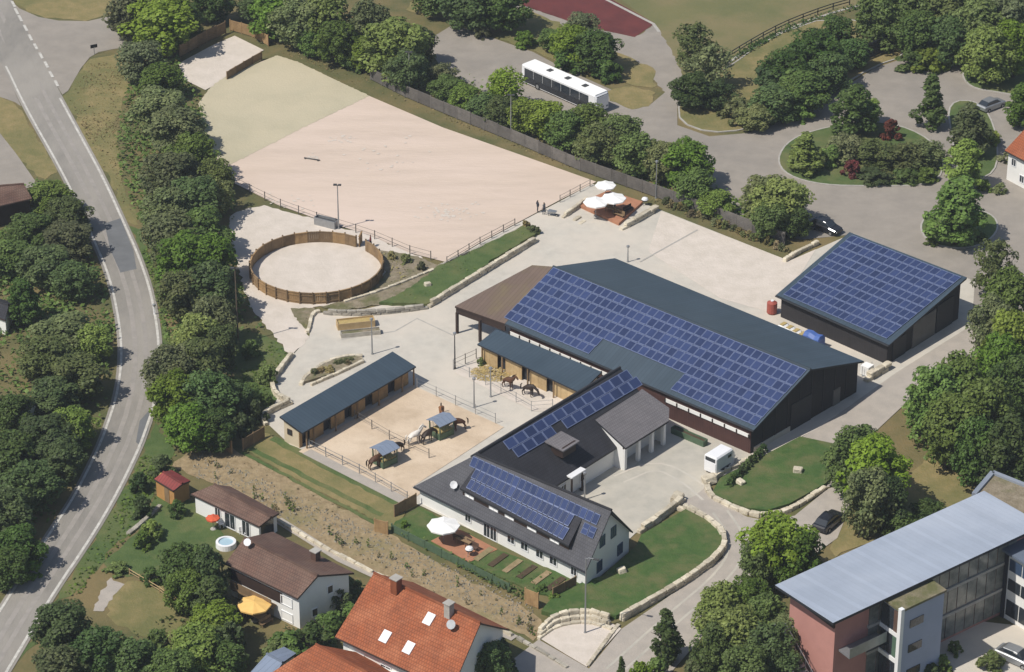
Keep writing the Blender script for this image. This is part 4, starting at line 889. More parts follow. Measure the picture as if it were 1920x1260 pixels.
# ---------------------------------------------------------------- fences
def fence(name, px, label, step=2.5, h=1.3, rails=(.6,1.15), r=.05, m='post_wood', sm=0, rw=.07, cat='fence', rm=None):
    pts = resample(W2(px, sm), step); o = pts[0].copy(); t = thing(name, o, label, cat); mb = MB(); mb.box((0,0,h/2), (r*2,r*2,h)); p0_ = mb.build('post', m, t); me = p0_.data
    for i, p in enumerate(pts):
        if i: link('post', me, t, p-o, (0,0,random.uniform(0,.4)))
    for z in rails:
        mb = MB()
        for a, b in zip(pts, pts[1:]): mb.bar(a+Vector((0,0,z)), b+Vector((0,0,z)), rw*.6, rw)
        mb.build('rail', rm or m, t, o)
    return t
def panel_fence(name, px, label, step=2.5, h=1.7, m='timber_grey', th=.08, slats=7, z0=.0, sm=0, vert=False):
    pts = resample(W2(px, sm), step); o = pts[0].copy(); t = thing(name, o, label, 'fence')
    mb = MB(); 
    if vert:
        for j in range(slats): mb.box((-.5+(j+.5)/slats, 0, .5), (1/slats*.93, 1, .96))
    else:
        for j in range(slats): mb.box((0, 0, .05+.93*(j+.5)/slats), (.98, 1, .93/slats*.9))
    f0 = mb.build('panel', m, t); me = f0.data; used = False
    mp = MB(); mp.box((0,0,.5), (1,1,1)); pp = mp.build('post', m, t); pme_ = pp.data
    for i, (a, b) in enumerate(zip(pts, pts[1:])):
        d = b-a; c = (a+b)/2-o; rz = math.atan2(d.y, d.x)
        ob = f0 if not used else link('panel', me, t); used = True
        ob.location = (c.x, c.y, z0+.05); ob.rotation_euler = (0,0,rz); ob.scale = (d.length, th, h*random.uniform(.97,1.03))
    for i, p in enumerate(pts):
        ob = pp if i == 0 else link('post', pme_, t)
        ob.location = (p.x-o.x, p.y-o.y, z0); ob.scale = (.13,.13,h+.1); ob.rotation_euler = (0,0,math.atan2((pts[-1]-pts[0]).y, (pts[-1]-pts[0]).x))
    return t
panel_fence('boundary_fence', [(695,150),(760,183),(860,225),(960,266),(1080,318),(1200,360),(1350,415),(1500,472)], 'long grey plank fence between arena and tree row', 2.5, 1.8)
panel_fence('paddock_fence', [(338,108),(385,82),(430,60)], 'brown plank fence behind the small bright paddock', 2.0, 1.9, 'timber_old')
panel_fence('paddock_fence', [(432,58),(470,68),(505,88)], 'golden plank fence at the arena corner below the trees', 2.0, 1.7, 'timber')
panel_fence('paddock_fence', [(426,150),(462,128),(498,108)], 'plank fence between the small paddock and the arena', 2.0, 1.2, 'timber_old')
panel_fence('plank_gate', [(396,832),(445,858)], 'golden plank screen at the upper end of the bare bank', 1.7, 1.7, 'timber', vert=True)
panel_fence('plank_gate', [(456,845),(512,812)], 'brown plank screen beside the long stable end', 1.7, 1.5, 'timber_old', vert=True)
panel_fence('plank_gate', [(703,997),(727,1003)], 'small golden plank gate beside the house garden corner', 1.5, 1.6, 'timber', vert=True)
panel_fence('plank_gate', [(740,970),(786,945)], 'brown plank screen between paddock path and white house', 1.6, 1.5, 'timber_old', vert=True)
panel_fence('plank_gate', [(985,1132),(1012,1143)], 'golden plank gate at the lower garden corner', 1.6, 1.9, 'timber', vert=True)
panel_fence('plank_gate', [(1037,1126),(1094,1096)], 'brown plank screen from white house corner to the raised lawn', 1.6, 1.5, 'timber_old', vert=True)
panel_fence('hedge_mesh_fence', [(735,998),(860,1062),(985,1125)], 'green mesh garden fence along the bare bank', 2.4, 1.0, 'green_paint', th=.05, slats=6)
panel_fence('sports_fence', [(1585,130),(1640,108),(1690,82)], 'tall dark fence beside the car park bushes', 3, 2.5, 'trim_dark', slats=6)
fence('arena_fence', [(440,348),(520,388),(600,417),(690,444),(770,478),(838,496)], 'thin wooden post fence between arena and round pen', 3, 1.3, (1.2,.7), .05, 'timber_grey', rw=.035)
fence('arena_fence', [(838,496),(900,459),(985,414)], 'wooden rail fence on top of the green bank', 2.2, 1.1, (1.0,.55), .05, 'timber_grey', rw=.045)
fence('arena_fence', [(1050,380),(1112,347)], 'grey rail fence at the arena corner below the terrace', 2.0, 1.1, (1.0,.55), .045, 'timber_grey', rw=.04)
fence('paddock_rail', [(782,728),(860,764),(945,802)], 'thin rail fence between tan paddock and yard', 3, 1.4, (1.3,.8), .035, 'steel', rw=.03)
fence('paddock_rail', [(665,787),(735,828),(830,872)], 'thin rail fence splitting the tan paddock in two', 3, 1.3, (1.2,.7), .045, 'timber_grey', rw=.035)
fence('paddock_rail', [(580,842),(680,892),(768,943)], 'thin rail fence along the paddock path', 2.6, 1.3, (1.2,.7), .045, 'steel', rw=.05)
fence('paddock_rail', [(850,694),(920,728),(1000,774),(1040,768)], 'thin rail fence before the stable under the hall eave', 2.6, 1.4, (1.3,.8), .035, 'steel', rw=.03)
fence('paddock_rail', [(852,692),(905,668)], 'short rail fence beside the hay below the hall canopy', 1.7, 1.4, (1.3,.8), .05, 'timber_grey', rw=.035)
fence('field_rail', [(1365,112),(1400,90),(1460,56),(1540,24),(1620,2)], 'dark handrail curving along the sports field edge', 3, 1.0, (.95,.5), .06, 'trim_dark', 1, rw=.12)
fence('garden_fence', [(243,1078),(300,1112),(350,1150)], 'pale low rail between two garden lawns', 1.6, .8, (.7,.35), .05, 'timber_light')
# ---------------------------------------------------------------- lamps and poles
def lamp(x, y, h, label, name='lamp_post', head='double', m='steel'):
    o = P(x, y); t = thing(name, o, label, 'lamp post'); mb = MB(); mb.tube([(0,0,0),(0,0,h)], [.1,.055], 8); mb.build('pole', m, t)
    mb = MB(); mb.tube([(0,0,0),(0,0,.25)], [.16,.12], 8); mb.build('base', m, t)
    if head == 'double':
        mb = MB(); mb.box((-.28,0,h), (.45,.3,.16)); mb.box((.28,-.02,h-.02), (.4,.3,.14)); mb.build('lamp_head', 'steel_dark', t)
    elif head == 'arm':
        mb = MB(); mb.tube([(0,0,h-.1),(.25,-.1,h+.1),(.8,-.3,h+.12)], .04, 6); mb.build('arm', m, t); mb = MB(); mb.box((1.0,-.38,h+.1), (.6,.25,.1), -.35); mb.build('lamp_head', 'steel_dark', t)
    else:
        mb = MB(); mb.tube([(0,0,h-.02),(0,0,h+.1),(0,0,h+.3),(0,0,h+.36)], [.06,.2,.2,.05], 8); mb.build('lamp_head', 'steel', t)
lamp(635,430,6.2,'tall floodlight mast between round pen and arena')
lamp(1097,1188,9,'tall street lamp on the gravel pad', head='arm')
lamp(1177,492,2.0,'short yard lamp behind the hall roof peak', head='bulb')
lamp(768,180,6.5,'floodlight mast at the arena fence near big tree'); lamp(958,262,6.5,'floodlight mast at the arena fence behind the bus row'); lamp(1230,372,5,'lamp post at the fence by the parasol terrace', head='bulb')
lamp(853,692,4.5,'dark pole at the paddock corner below the hall canopy', head='bulb', m='steel_dark')
lamp(698,665,4.5,'thin lamp post behind the long stable', head='bulb'); lamp(889,765,3.6,'thin lamp in the yard between the two paddocks', head='bulb')
lamp(1096,938,3.2,'court lamp beside the entrance porch', head='bulb'); lamp(920,745,3.6,'thin lamp post at the rail before the small stable', head='bulb')
lamp(447,645,10,'dark wooden pole at the tree belt edge beside the round pen', 'utility_pole', 'double', 'post_wood')
lamp(290,590,1.1,'white marker post beside the road bend', 'marker_post', 'bulb', 'white_gloss')
# ================================================================= PARASOLS, TERRACE FURNITURE
def parasol(x, y, r, h, m, label, n=8, z=0):
    o = P(x, y, z); t = thing('parasol', o, label, 'parasol'); mb = MB(); mb.tube([(0,0,0),(0,0,h)], .035, 6); mb.build('pole', 'steel', t)
    mb = MB(); mb.tube([(0,0,0),(0,0,.1)], [.35,.3], 10); mb.build('base', 'kerb_stone', t)
    mb = MB(); rim = []
    for k in range(n): a = k*2*math.pi/n; rim.append((r*math.cos(a), r*math.sin(a), h-.38*r/1.7))
    for k in range(n):
        a, b = rim[k], rim[(k+1) % n]; md = ((a[0]+b[0])/2*.985, (a[1]+b[1])/2*.985, a[2]-.04)
        mb.face([(0,0,h), a, md]); mb.face([(0,0,h), md, b]); dn = lambda q: (q[0], q[1], q[2]-.16); mb.face([a, dn(a), dn(md), md]); mb.face([md, dn(md), dn(b), b])
    mb.build('canopy', m, t)
    for k in range(n):
        mb = MB(); mb.bar((0,0,h-.04), (rim[k][0]*.98, rim[k][1]*.98, rim[k][2]-.04), .03); mb.build('rib', 'steel', t)
parasol(1135,376,1.35,2.5,'fabric_white','white parasol standing on the grass behind the yard terrace')
parasol(1117,407,1.6,2.5,'fabric_white','white parasol at the arena end of the yard terrace', z=.25)
parasol(1150,401,1.6,2.6,'fabric_white','white parasol over the table middle of the yard terrace', z=.25)
parasol(832,1018,1.75,2.6,'fabric_white','large white parasol on the lawn beside the tiled house terrace', z=.1)
parasol(478,1164,1.75,2.4,'fabric_yellow','yellow parasol on the terrace of the brown roofed house')
parasol(400,992,.75,1.6,'fabric_red','orange red parasol before the garden house')
def table(x, y, w, l, h, m, label, rz=-.7, z=0):
    o = P(x, y, z); t = thing('garden_table', o, label, 'table', rz=rz); mb = MB(); mb.box((0,0,h), (l,w,.06)); mb.build('top', m, t)
    for a in (-1,1):
        for b in (-1,1): mb = MB(); mb.box((a*(l/2-.1), b*(w/2-.1), h/2), (.07,.07,h)); mb.build('leg', m, t)
def bench_(x, y, label, m='timber_old', rz=-.7, z=0, l=1.6, grp=None):
    o = P(x, y, z); t = thing('garden_bench', o, label, 'bench', grp, rz); mb = MB(); mb.box((0,0,.44), (l,.42,.06)); mb.build('seat', m, t); mb = MB(); mb.box((0,.22,.72), (l,.05,.4)); mb.build('backrest', m, t)
    for a in (-1,1):
        for b in (-1,1): mb = MB(); mb.box((a*(l/2-.1), b*.15, .22), (.06,.06,.44)); mb.build('leg', m, t)
table(1150,400,.9,2.2,.74,'timber_old','wooden table under the white terrace parasols', z=.27)
bench_(1160,407,'wooden bench before the table on the yard terrace', z=.27); bench_(1142,392,'wooden bench behind the table on the yard terrace', z=.27, rz=2.44)
bench_(1178,398,'dark bench at the fence end of the yard terrace', 'trim_brown', .85, z=.27)
table(872,1022,.9,1.9,.74,'timber_old','brown wooden table on the tiled terrace of the white house', z=.25)
bench_(862,1016,'red brown bench behind the table on the tiled terrace', 'roof_tile_brown', 2.44, .25); bench_(884,1030,'red brown bench before the table on the tiled terrace', 'roof_tile_brown', -.7, .25)
def grill(x, y, label, z=0):
    o = P(x, y, z); t = thing('kettle_grill', o, label, 'grill'); mb = MB(); mb.tube([(0,0,.55),(0,0,.65),(0,0,.85)], [.12,.38,.45], 12); mb.build('bowl', 'steel_dark', t); mb = MB(); mb.tube([(0,0,.86),(0,0,1.05),(0,0,1.15)], [.45,.34,.1], 12); mb.build('lid', 'white_gloss', t)
    for k in range(3): a = k*2.1; mb = MB(); mb.tube([(.1*math.cos(a),.1*math.sin(a),.6),(.4*math.cos(a),.4*math.sin(a),0)], .025, 5); mb.build('leg', 'steel', t)
grill(880,1042,'pale lidded kettle grill on the tiled terrace', .25); grill(1209,385,'white topped grill barrel beside the parasol terrace')
table(478,1160,1.2,2.4,.74,'timber_light','table under the yellow parasol'); bench_(455,1150,'bench beside the table under the yellow parasol','timber_light'); bench_(500,1172,'red brown bench by the white wall under the balcony','timber_old', .85)
# round paddling pool
o = P(424,1024); t = thing('paddling_pool', o, 'round white garden pool with blue water beside brown roof', 'pool')
mb = MB(); n_ = 24
for k in range(n_):
    a = k*2*math.pi/n_; b = (k+1)*2*math.pi/n_
    f_ = lambda r, z, q: (r*math.cos(q), r*math.sin(q), z)
    mb.face([f_(1.1,0,a), f_(1.1,0,b), f_(1.07,.6,b), f_(1.07,.6,a)]); mb.face([f_(1.07,.6,a), f_(1.07,.6,b), f_(.8,.62,b), f_(.8,.62,a)]); mb.face([f_(.8,.62,a), f_(.8,.62,b), f_(.8,.2,b), f_(.8,.2,a)])
mb.build('rim', 'white_gloss', t, smooth=False); mb = MB(); mb.face([(.81*math.cos(k*2*math.pi/n_), .81*math.sin(k*2*math.pi/n_), .48) for k in range(n_)]); mb.build('water', 'water', t)
def chair(x, y, label, m='white_gloss', rz=0, z=0, grp='white chairs by the garden house'):
    o = P(x, y, z); t = thing('garden_chair', o, label, 'chair', grp, rz); mb = MB(); mb.box((0,0,.42), (.5,.5,.05)); mb.build('seat', m, t); mb = MB(); mb.box((0,.25,.7), (.5,.05,.55)); mb.build('backrest', m, t)
    for a in (-1,1):
        for b in (-1,1): mb = MB(); mb.box((a*.2, b*.2, .2), (.05,.05,.42)); mb.build('leg', m, t)
for x, y, r in ((415,988,.4),(440,992,1.9),(452,1000,3.4),(462,1004,5)): chair(x, y, ['first','second','third','fourth'][[.4,1.9,3.4,5].index(r)]+' white garden chair counting from the orange red parasol', rz=r)
# ================================================================= VEHICLES
def wheel(t, x, y, r, w, nm='wheel'):
    mb = MB(); mb.tube([(x,y-w/2,r),(x,y+w/2,r)], r, 14); o_ = mb.build(nm, 'tyre', t); mb = MB(); mb.tube([(x,y-w/2-.02,r),(x,y+w/2+.02,r)], r*.55, 10); mb.build('rim', 'steel', o_)
def loft(mb, secs, mi=0):
    """secs: list of closed rings"""
    b = len(mb.v); n = len(secs[0])
    for s_ in secs: mb.v += [tuple(p) for p in s_]
    for i in range(len(secs)-1):
        for k in range(n):
            k2 = (k+1) % n; mb.f.append((b+i*n+k, b+i*n+k2, b+(i+1)*n+k2, b+(i+1)*n+k)); mb.m.append(mi); mb.uv.append(None)
    for i, rv in ((0, True), (len(secs)-1, False)):
        f_ = tuple(range(b+i*n, b+i*n+n)); mb.f.append(f_[::-1] if rv else f_); mb.m.append(mi); mb.uv.append(None)
def ring(x, hw, z0, z1, ch=.15): return [(x,-hw,z0),(x,hw,z0),(x,hw,z1-ch),(x,hw-ch,z1),(x,-hw+ch,z1),(x,-hw,z1-ch)]
A = P(990,114,2.9); B = P(1130,175,2.9); o = (A+B)/2; o.z = 0; d = B-A
bus = thing('coach_bus', o, 'long white roofed coach parked beyond the arena trees', 'bus', rz=math.atan2(d.y, d.x))
Lb = d.length; mb = MB(); loft(mb, [ring(-Lb/2,1.15,.4,2.7),ring(-Lb/2+.15,1.25,.3,2.85),ring(Lb/2-.3,1.25,.3,2.85),ring(Lb/2,1.12,.45,2.5)]); body = mb.build('body', 'white_gloss', bus)
mb = MB(); mb.box((0,0,2.87), (Lb-.5,2.2,.06)); mb.build('roof', 'fabric_white', bus)
for s in (-1, 1):
    for k in range(7): mb = MB(); mb.box((-Lb/2+1.2+k*(Lb-2)/7+.3, s*1.245, 1.85), ((Lb-2)/7-.05,.03,1.2)); mb.build('side_window', 'glass', bus)
mb = MB(); mb.box((Lb/2-.12,0,1.95), (.2,2.1,1.3)); mb.build('windscreen', 'glass', bus); mb = MB(); mb.box((-Lb/2-.01,0,1.55), (.1,2.2,2.0)); mb.build('rear_panel', 'black_gloss', bus)  # a dark box covers the rear end of the white body
for s in (-1, 1): mb = MB(); mb.box((-.1,s*1.24,.85), (Lb-1.2,.06,.9)); mb.build('dark_side_box', 'trim_dark', bus)  # dark boxes laid over the lower sides of the white body
for x in (-.2,.04,.27): mb = MB(); mb.box((x*Lb,0,2.94), (.7,.8,.09)); mb.build('roof_hatch', 'steel_dark', bus)
for x in (-Lb*.28, Lb*.3):
    for s in (-1.12, 1.12): wheel(bus, x, s, .5, .3)
for s in (-.85,.85): mb = MB(); mb.box((Lb/2,s,.85), (.08,.3,.2)); mb.build('headlight', 'glass_blue', bus)
# horse trailer
A = P(1348,880); tr = thing('horse_trailer', A, 'white horse trailer parked at the hall corner', 'trailer', rz=math.radians(49))
mb = MB(); loft(mb, [ring(-1.6,.82,.45,2.3,.12),ring(-1.5,.87,.4,2.4,.15),ring(1.2,.87,.4,2.4,.15),ring(1.75,.75,.5,1.8,.15)]); mb.build('body', 'white_gloss', tr)
mb = MB(); mb.box((-1.63,0,1.05), (.06,1.5,1.25)); mb.build('rear_ramp', 'white_gloss', tr); mb = MB(); mb.box((-1.63,0,1.98), (.05,1.3,.42)); mb.build('rear_opening', 'glass', tr)
for s in (-.9,.9):
    for x in (-.4,.35): wheel(tr, x, s, .33, .2)
    mb = MB(); mb.box((0,s*.985,.72), (1.7,.1,.08)); mb.build('mudguard', 'steel_dark', tr)
    mb = MB(); mb.box((.7,s*.97,1.75), (.6,.03,.35)); mb.build('side_window', 'glass', tr)
mb = MB(); mb.bar((1.7,-.4,.5),(2.9,0,.5),.08); mb.bar((1.7,.4,.5),(2.9,0,.5),.08); mb.tube([(2.6,.05,.0),(2.6,.05,.6)], .05, 6); mb.build('drawbar', 'steel', tr)
def car(x, y, rz, m, label, L=4.3):
    t = thing('parked_car', P(x, y), label, 'car', rz=rz); mb = MB()
    loft(mb, [ring(-L/2,.72,.45,.85,.08),ring(-L/2+.15,.85,.3,.98,.1),ring(-L*.2,.88,.25,1.0,.1),ring(L*.22,.88,.25,.95,.1),ring(L/2-.25,.82,.28,.8,.1),ring(L/2,.68,.4,.68,.08)]); mb.build('body', m, t)
    mb = MB(); loft(mb, [ring(-L*.42,.72,.92,1.0,.05),ring(-L*.3,.7,.92,1.42,.1),ring(0,.7,.92,1.48,.1),ring(L*.1,.7,.92,1.42,.1),ring(L*.26,.74,.92,.97,.04)]); cb = mb.build('cabin', 'glass', t)
    mb = MB(); loft(mb, [ring(-L*.29,.62,1.4,1.46,.03),ring(0,.64,1.46,1.51,.03),ring(L*.09,.62,1.4,1.45,.03)]); mb.build('roof', m, cb)
    for xx in (-L*.3, L*.3):
        for s in (-.8,.8): wheel(t, xx, s, .31, .2)
    for s in (-.55,.55): mb = MB(); mb.box((L/2-.06,s,.62), (.1,.32,.12)); mb.build('headlight', 'white_gloss', t); mb = MB(); mb.box((-L/2+.05,s,.75), (.08,.25,.14)); mb.build('tail_light', 'red_paint', t)
car(1553,985, math.radians(55), 'black_gloss', 'black car on the lane under the tree by the lawn')
car(1905,1240, math.radians(-40), 'steel', 'grey car on the forecourt below the school wing')
car(1548,432, math.radians(-40), 'black_gloss', 'dark car by the boundary fence end behind the solar shed')
car(1858,203, math.radians(40), 'steel', 'silver car half hidden by trees at the back of the car park')
# skip bin like dark object at the junction
o = P(177,102); t = thing('road_sign', o, 'small dark road sign at the junction verge', 'sign', rz=.5); mb = MB(); mb.tube([(0,0,0),(0,0,1.1)], .05, 6); mb.build('post', 'steel', t); mb = MB(); mb.box((0,0,1.25), (1.0,.06,.5)); mb.build('board', 'trim_dark', t)
# yard clutter between hall and shed
o = P(1525,650); t = thing('tarped_stack', o, 'stack under a bright blue tarpaulin between hall and solar shed', 'stack', rz=-.73)
mb = MB(); loft(mb, [[(x,-.9*s,0),(x,.9*s,0),(x,.85*s,h_*.8),(x,.4*s,h_),(x,-.4*s,h_),(x,-.85*s,h_*.8)] for x,s,h_ in ((-1.2,.7,1.5),(-1.1,.8,1.8),(-.4,.8,1.9),(.4,.8,1.7),(1.1,.8,1.85),(1.2,.7,1.5))]); mb.build('tarpaulin', 'blue_tarp', t)
mb = MB(); mb.box((0,0,.06), (3.5,2.1,.12)); mb.build('pallet', 'timber_old', t)
for k in range(4):
    o = P(1468+k*12, 624+k*6); mb = MB(); mb.tube([(0,-.6,.6),(0,-.4,.62),(0,.4,.62),(0,.6,.6)], [.5,.6,.6,.5], 14); mb.tube([(0,-.62,.6),(0,-.63,.6)], [.2,.2], 10)
    mb.tube([(0,-.05,.6),(0,.05,.6)], [.63,.63], 14)
    t = thing('hay_bale', o, ['fourth','third','second','first'][k]+' white wrapped round bale counting from the blue tarpaulin', 'bale', 'wrapped bales between hall and shed', rz=-.73+math.pi/2*0); mb.build('wrap', 'fabric_white', t)
    mb = MB(); mb.box((0,0,1.22), (.5,.9,.05)); mb.build('wrap_fold', 'hay', t)
o = P(1447,588); t = thing('red_tank', o, 'round red tank beside the solar shed corner', 'tank'); mb = MB(); mb.tube([(0,0,.1),(0,0,.2),(0,0,1.5),(0,0,1.7)], [.5,.62,.62,.25], 14); mb.build('body', 'red_paint', t); mb = MB(); mb.tube([(0,0,0),(0,0,.15)], .5, 12); mb.build('foot', 'steel_dark', t); mb = MB(); mb.tube([(0,0,1.68),(0,0,1.8)], .2, 8); mb.build('cap', 'white_gloss', t)
o = P(1625,702); t = thing('white_tank', o, 'white water container behind the hall gable end', 'tank'); mb = MB(); mb.box((0,0,.7), (1.1,1.1,1.1), -.7); mb.build('body', 'fabric_white', t); mb = MB(); 
for a in (-1,1):
    for b in (-1,1): mb.tube([(a*.6,b*.6,0),(a*.6,b*.6,1.35)], .03, 5)
mb.box((0,0,.07), (1.2,1.2,.14)); mb.build('cage', 'steel', t)
# timber trough planter and long bench
def planter(x, y, l, w, h, label, rz, m='timber_light', fill='hay', nm='timber_planter', cat='planter'):
    o = P(x, y); t = thing(nm, o, label, cat, rz=rz)
    for s in (-1,1): mb = MB(); mb.box((0,s*w/2,h/2), (l,.08,h)); mb.build('side_board', m, t); mb = MB(); mb.box((s*l/2,0,h/2), (.08,w-.1,h)); mb.build('end_board', m, t)
    mb = MB(); mb.box((0,0,h*.4), (l-.1,w-.1,h*.75)); mb.build('fill', fill, t)
planter(667,612,4.4,1.3,.9,'long timber trough filled with straw by the grey block wall', .22); planter(676,628,4.6,.9,.6,'grey stone trough below the timber trough', .2, 'limestone_grey', 'gravel', 'stone_trough', 'trough')
planter(1292,824,4.6,.7,.8,'green and grey planter along the brown hall wall', -.72, 'green_paint', 'soil_dark')
planter(612,424,3.0,.9,1.1,'grey metal feed box between round pen and arena', -.5, 'steel', 'steel_dark', 'feed_box', 'box')
# loose straw
o = P(925,700); mb = MB(); r_ = random.Random(5)
for k in range(700):
    a = r_.uniform(0, 6.28); q = math.sqrt(r_.random())*2.6; c = Vector((o.x+q*math.cos(a), o.y+q*math.sin(a)*.8, .12+.35*max(0,1-q/2.2)*r_.random())); v = Vector((r_.uniform(-1,1), r_.uniform(-1,1), r_.uniform(-.2,.2)))*.22; n_ = Vector((-v.y, v.x, .05)).normalized()*.05
    mb.face([c-v-n_, c+v-n_, c+v+n_, c-v+n_])
tag(mb.build('loose_straw', 'hay'), 'loose straw heap before the stable below the hall', 'straw', kind='stuff')
# hoof prints scattered on the arena sand
mb = MB(); r_ = random.Random(3)
for cx, cy, n_, sx, sy in ((840,400,60,55,16),(640,262,24,25,9),(585,297,14,18,4),(540,380,20,60,14),(720,300,26,120,40)):
    for k in range(n_):
        p = P(cx+r_.gauss(0,sx*.5), cy+r_.gauss(0,sy*.5)); s = r_.uniform(.12,.26); a = r_.uniform(0,6.28)
        mb.face([(p.x+s*math.cos(a+q*1.047)*(1.3 if q % 3 == 0 else .8), p.y+s*math.sin(a+q*1.047), .126+len(mb.f)*.00008) for q in range(6)])
tag(mb.build('hoof_marks', 'sand_pale'), 'churned hoof prints in the pink arena sand', 'hoof prints', kind='stuff')
o = P(585,299,.12); t = thing('ground_pole', o, 'dark jumping pole lying on the arena sand', 'pole', rz=-.35); mb = MB(); mb.tube([(-1.1,0,.08),(1.1,0,.08)], .08, 8); mb.build('pole', 'steel_dark', t)
for a in (-1,1): mb = MB(); mb.box((a*.9,0,.03), (.2,.4,.06)); mb.build('cup', 'steel_dark', t)
o = P(1035,405); t = thing('wheelbarrow', o, 'grey wheelbarrow standing between arena gate and terrace', 'wheelbarrow', rz=-.4)
mb = MB(); loft(mb, [[(x,-w,z0),(x,w,z0),(x,w*1.15,.75),(x,-w*1.15,.75)] for x,w,z0 in ((-.5,.3,.45),(.4,.25,.5),(.6,.22,.68))]); mb.build('tray', 'steel', t); wheel(t, .65, 0, .2, .1); mb = MB()
for s in (-.25,.25): mb.bar((.6,s*.3,.25),(-1.1,s*1.2,.62),.04); mb.bar((-.35,s,.45),(-.4,s,0),.04)
mb.build('handle', 'steel_dark', t)
# ================================================================= HAY RACKS, HORSES, PEOPLE
def rack(x, y, label, rz):
    o = P(x, y, .1); t = thing('hay_rack', o, label, 'hay rack', rz=rz)
    for a in (-1,1):
        for b in (-1,1): mb = MB(); mb.box((a*1.0,b*.85,1.0), (.1,.1,2.0)); mb.build('post', 'green_paint', t)
    mb = MB()
    for s in (-1,1):
        mb.slab([(-1.25,s*1.15,1.95),(1.25,s*1.15,1.95),(1.25,0,2.3),(-1.25,0,2.3)], .05)
    mb.build('roof', 'zinc_dark', t)
    for s in (-1,1): mb = MB(); mb.box((0,s*.87,.4), (2.0,.06,.7)); mb.build('side_panel', 'green_paint', t); mb = MB(); mb.box((s*1.02,0,.4), (.06,1.7,.7)); mb.build('end_panel', 'green_paint', t)
    for k in range(9):
        for s in (-1,1): mb = MB(); mb.bar((-.9+k*.225,s*.86,.75),(-.8+k*.225,s*.86,1.6),.035); mb.build('bar', 'green_paint', t)
    mb = MB(); mb.box((0,0,.55), (1.8,1.6,.7)); mb.build('hay', 'hay', t)
rack(722,868,'green hay rack with grey roof in the lower half of the tan paddock', .75); rack(828,815,'green hay rack with grey roof in the upper half of the tan paddock', .75)
def skinned(name, verts, edges, rad, m, sub=1):
    me = bpy.data.meshes.new(name); me.from_pydata(verts, edges, []); ob = bpy.data.objects.new(name, me); COL.objects.link(ob)
    ob.modifiers.new('skin', 'SKIN'); sd = ob.modifiers.new('sub', 'SUBSURF'); sd.levels = sub; sd.render_levels = sub
    for i, r in enumerate(rad):
        q = me.skin_vertices[0].data[i]; q.radius = r if isinstance(r, tuple) else (r, r); q.use_root = (i == 0)
    dg = bpy.context.evaluated_depsgraph_get(); out = bpy.data.meshes.new_from_object(ob.evaluated_get(dg)); out.name = name
    bpy.data.objects.remove(ob)
    for mm in (m if isinstance(m, list) else [m]): out.materials.append(M[mm])
    out.polygons.foreach_set('use_smooth', [True]*len(out.polygons)); return out
def horse_mesh(grazing):
    V = [(-.55,0,1.3),(0,0,1.24),(.5,0,1.28),(.75,0,1.45)]; r = [(.3,.33),(.32,.36),(.27,.34),(.17,.26)]; E = [(0,1),(1,2),(2,3)]
    if grazing: V += [(1.1,0,1.25),(1.35,0,1.05),(1.5,0,.72),(1.55,0,.55)]
    else: V += [(1.0,0,1.75),(1.15,0,2.0),(1.4,0,1.8),(1.58,0,1.65)]
    r += [(.13,.19),(.11,.16),(.1,.13),(.08,.09)]; E += [(3,4),(4,5),(5,6),(6,7)]
    def chain(start, pts):
        prev = start
        for p, q in pts: V.append(p); r.append(q); E.append((prev, len(V)-1)); prev = len(V)-1
    for s in (-1,1):
        chain(2, [((.5,.16*s,1.02),.14),((.53,.17*s,.58),.075),((.5,.17*s,.18),.05),((.55,.17*s,.05),.07)])
        chain(0, [((-.5,.17*s,1.02),.19),((-.42,.18*s,.82),.13),((-.68,.18*s,.5),.075),((-.63,.18*s,.18),.05),((-.57,.18*s,.05),.07)])
    me = skinned('horse', V, E, r, 'horse_bay', 1)
    return me
HM = {0: horse_mesh(False), 1: horse_mesh(True)}
def horse(x, y, rz, coat, label, gz=1, z=.1, mane='horse_dark', s=1.0):
    t = thing('horse', P(x, y, z), label, 'horse', rz=rz); t.scale = (s, s, s); me = HM[gz].copy(); me.materials[0] = M[coat]; link('body', me, t)
    mb = MB(); mb.tube([(-.82,0,1.38),(-.98,0,1.2),(-1.0,0,.85),(-.98,0,.55)], [.05,.08,.09,.03], 6); mb.build('tail', mane, t)
    mb = MB()
    q = [(.62,0,1.72),(.95,0,1.5),(1.25,0,1.25)] if gz else [(.62,0,1.72),(.88,0,1.98),(1.08,0,2.15)]
    mb.tube(q, [.05,.09,.05], 6); mb.build('mane', mane, t)
    hx = (1.33,1.17) if gz else (1.15,2.12)
    for sg in (-1,1): mb = MB(); mb.tube([(hx[0],.07*sg,hx[1]),(hx[0]+.03,.09*sg,hx[1]+.18)], [.05,.01], 5); mb.build('ear', coat, t)
horse(702,878, .6, 'horse_bay', 'bay horse feeding from the lower rack on its bank side'); horse(748,850, math.pi+.9, 'horse_dark', 'dark horse feeding at the lower rack on its house side')
horse(828,782, -1.5, 'horse_chestnut', 'chestnut horse feeding behind the upper rack'); horse(862,806, math.pi+.4, 'horse_bay', 'bay horse feeding at the wing side of the upper rack')
horse(800,830, .7, 'horse_dark', 'dark horse beside the white one at the upper rack'); horse(776,832, .5, 'horse_white', 'white horse dozing behind the upper hay rack', 0, mane='horse_white')
horse(952,728, -.7, 'horse_bay', 'bay horse standing in front of the small stable doors', 0); horse(990,742, -.6, 'horse_dark', 'dark horse grazing in front of the small stable', 1)
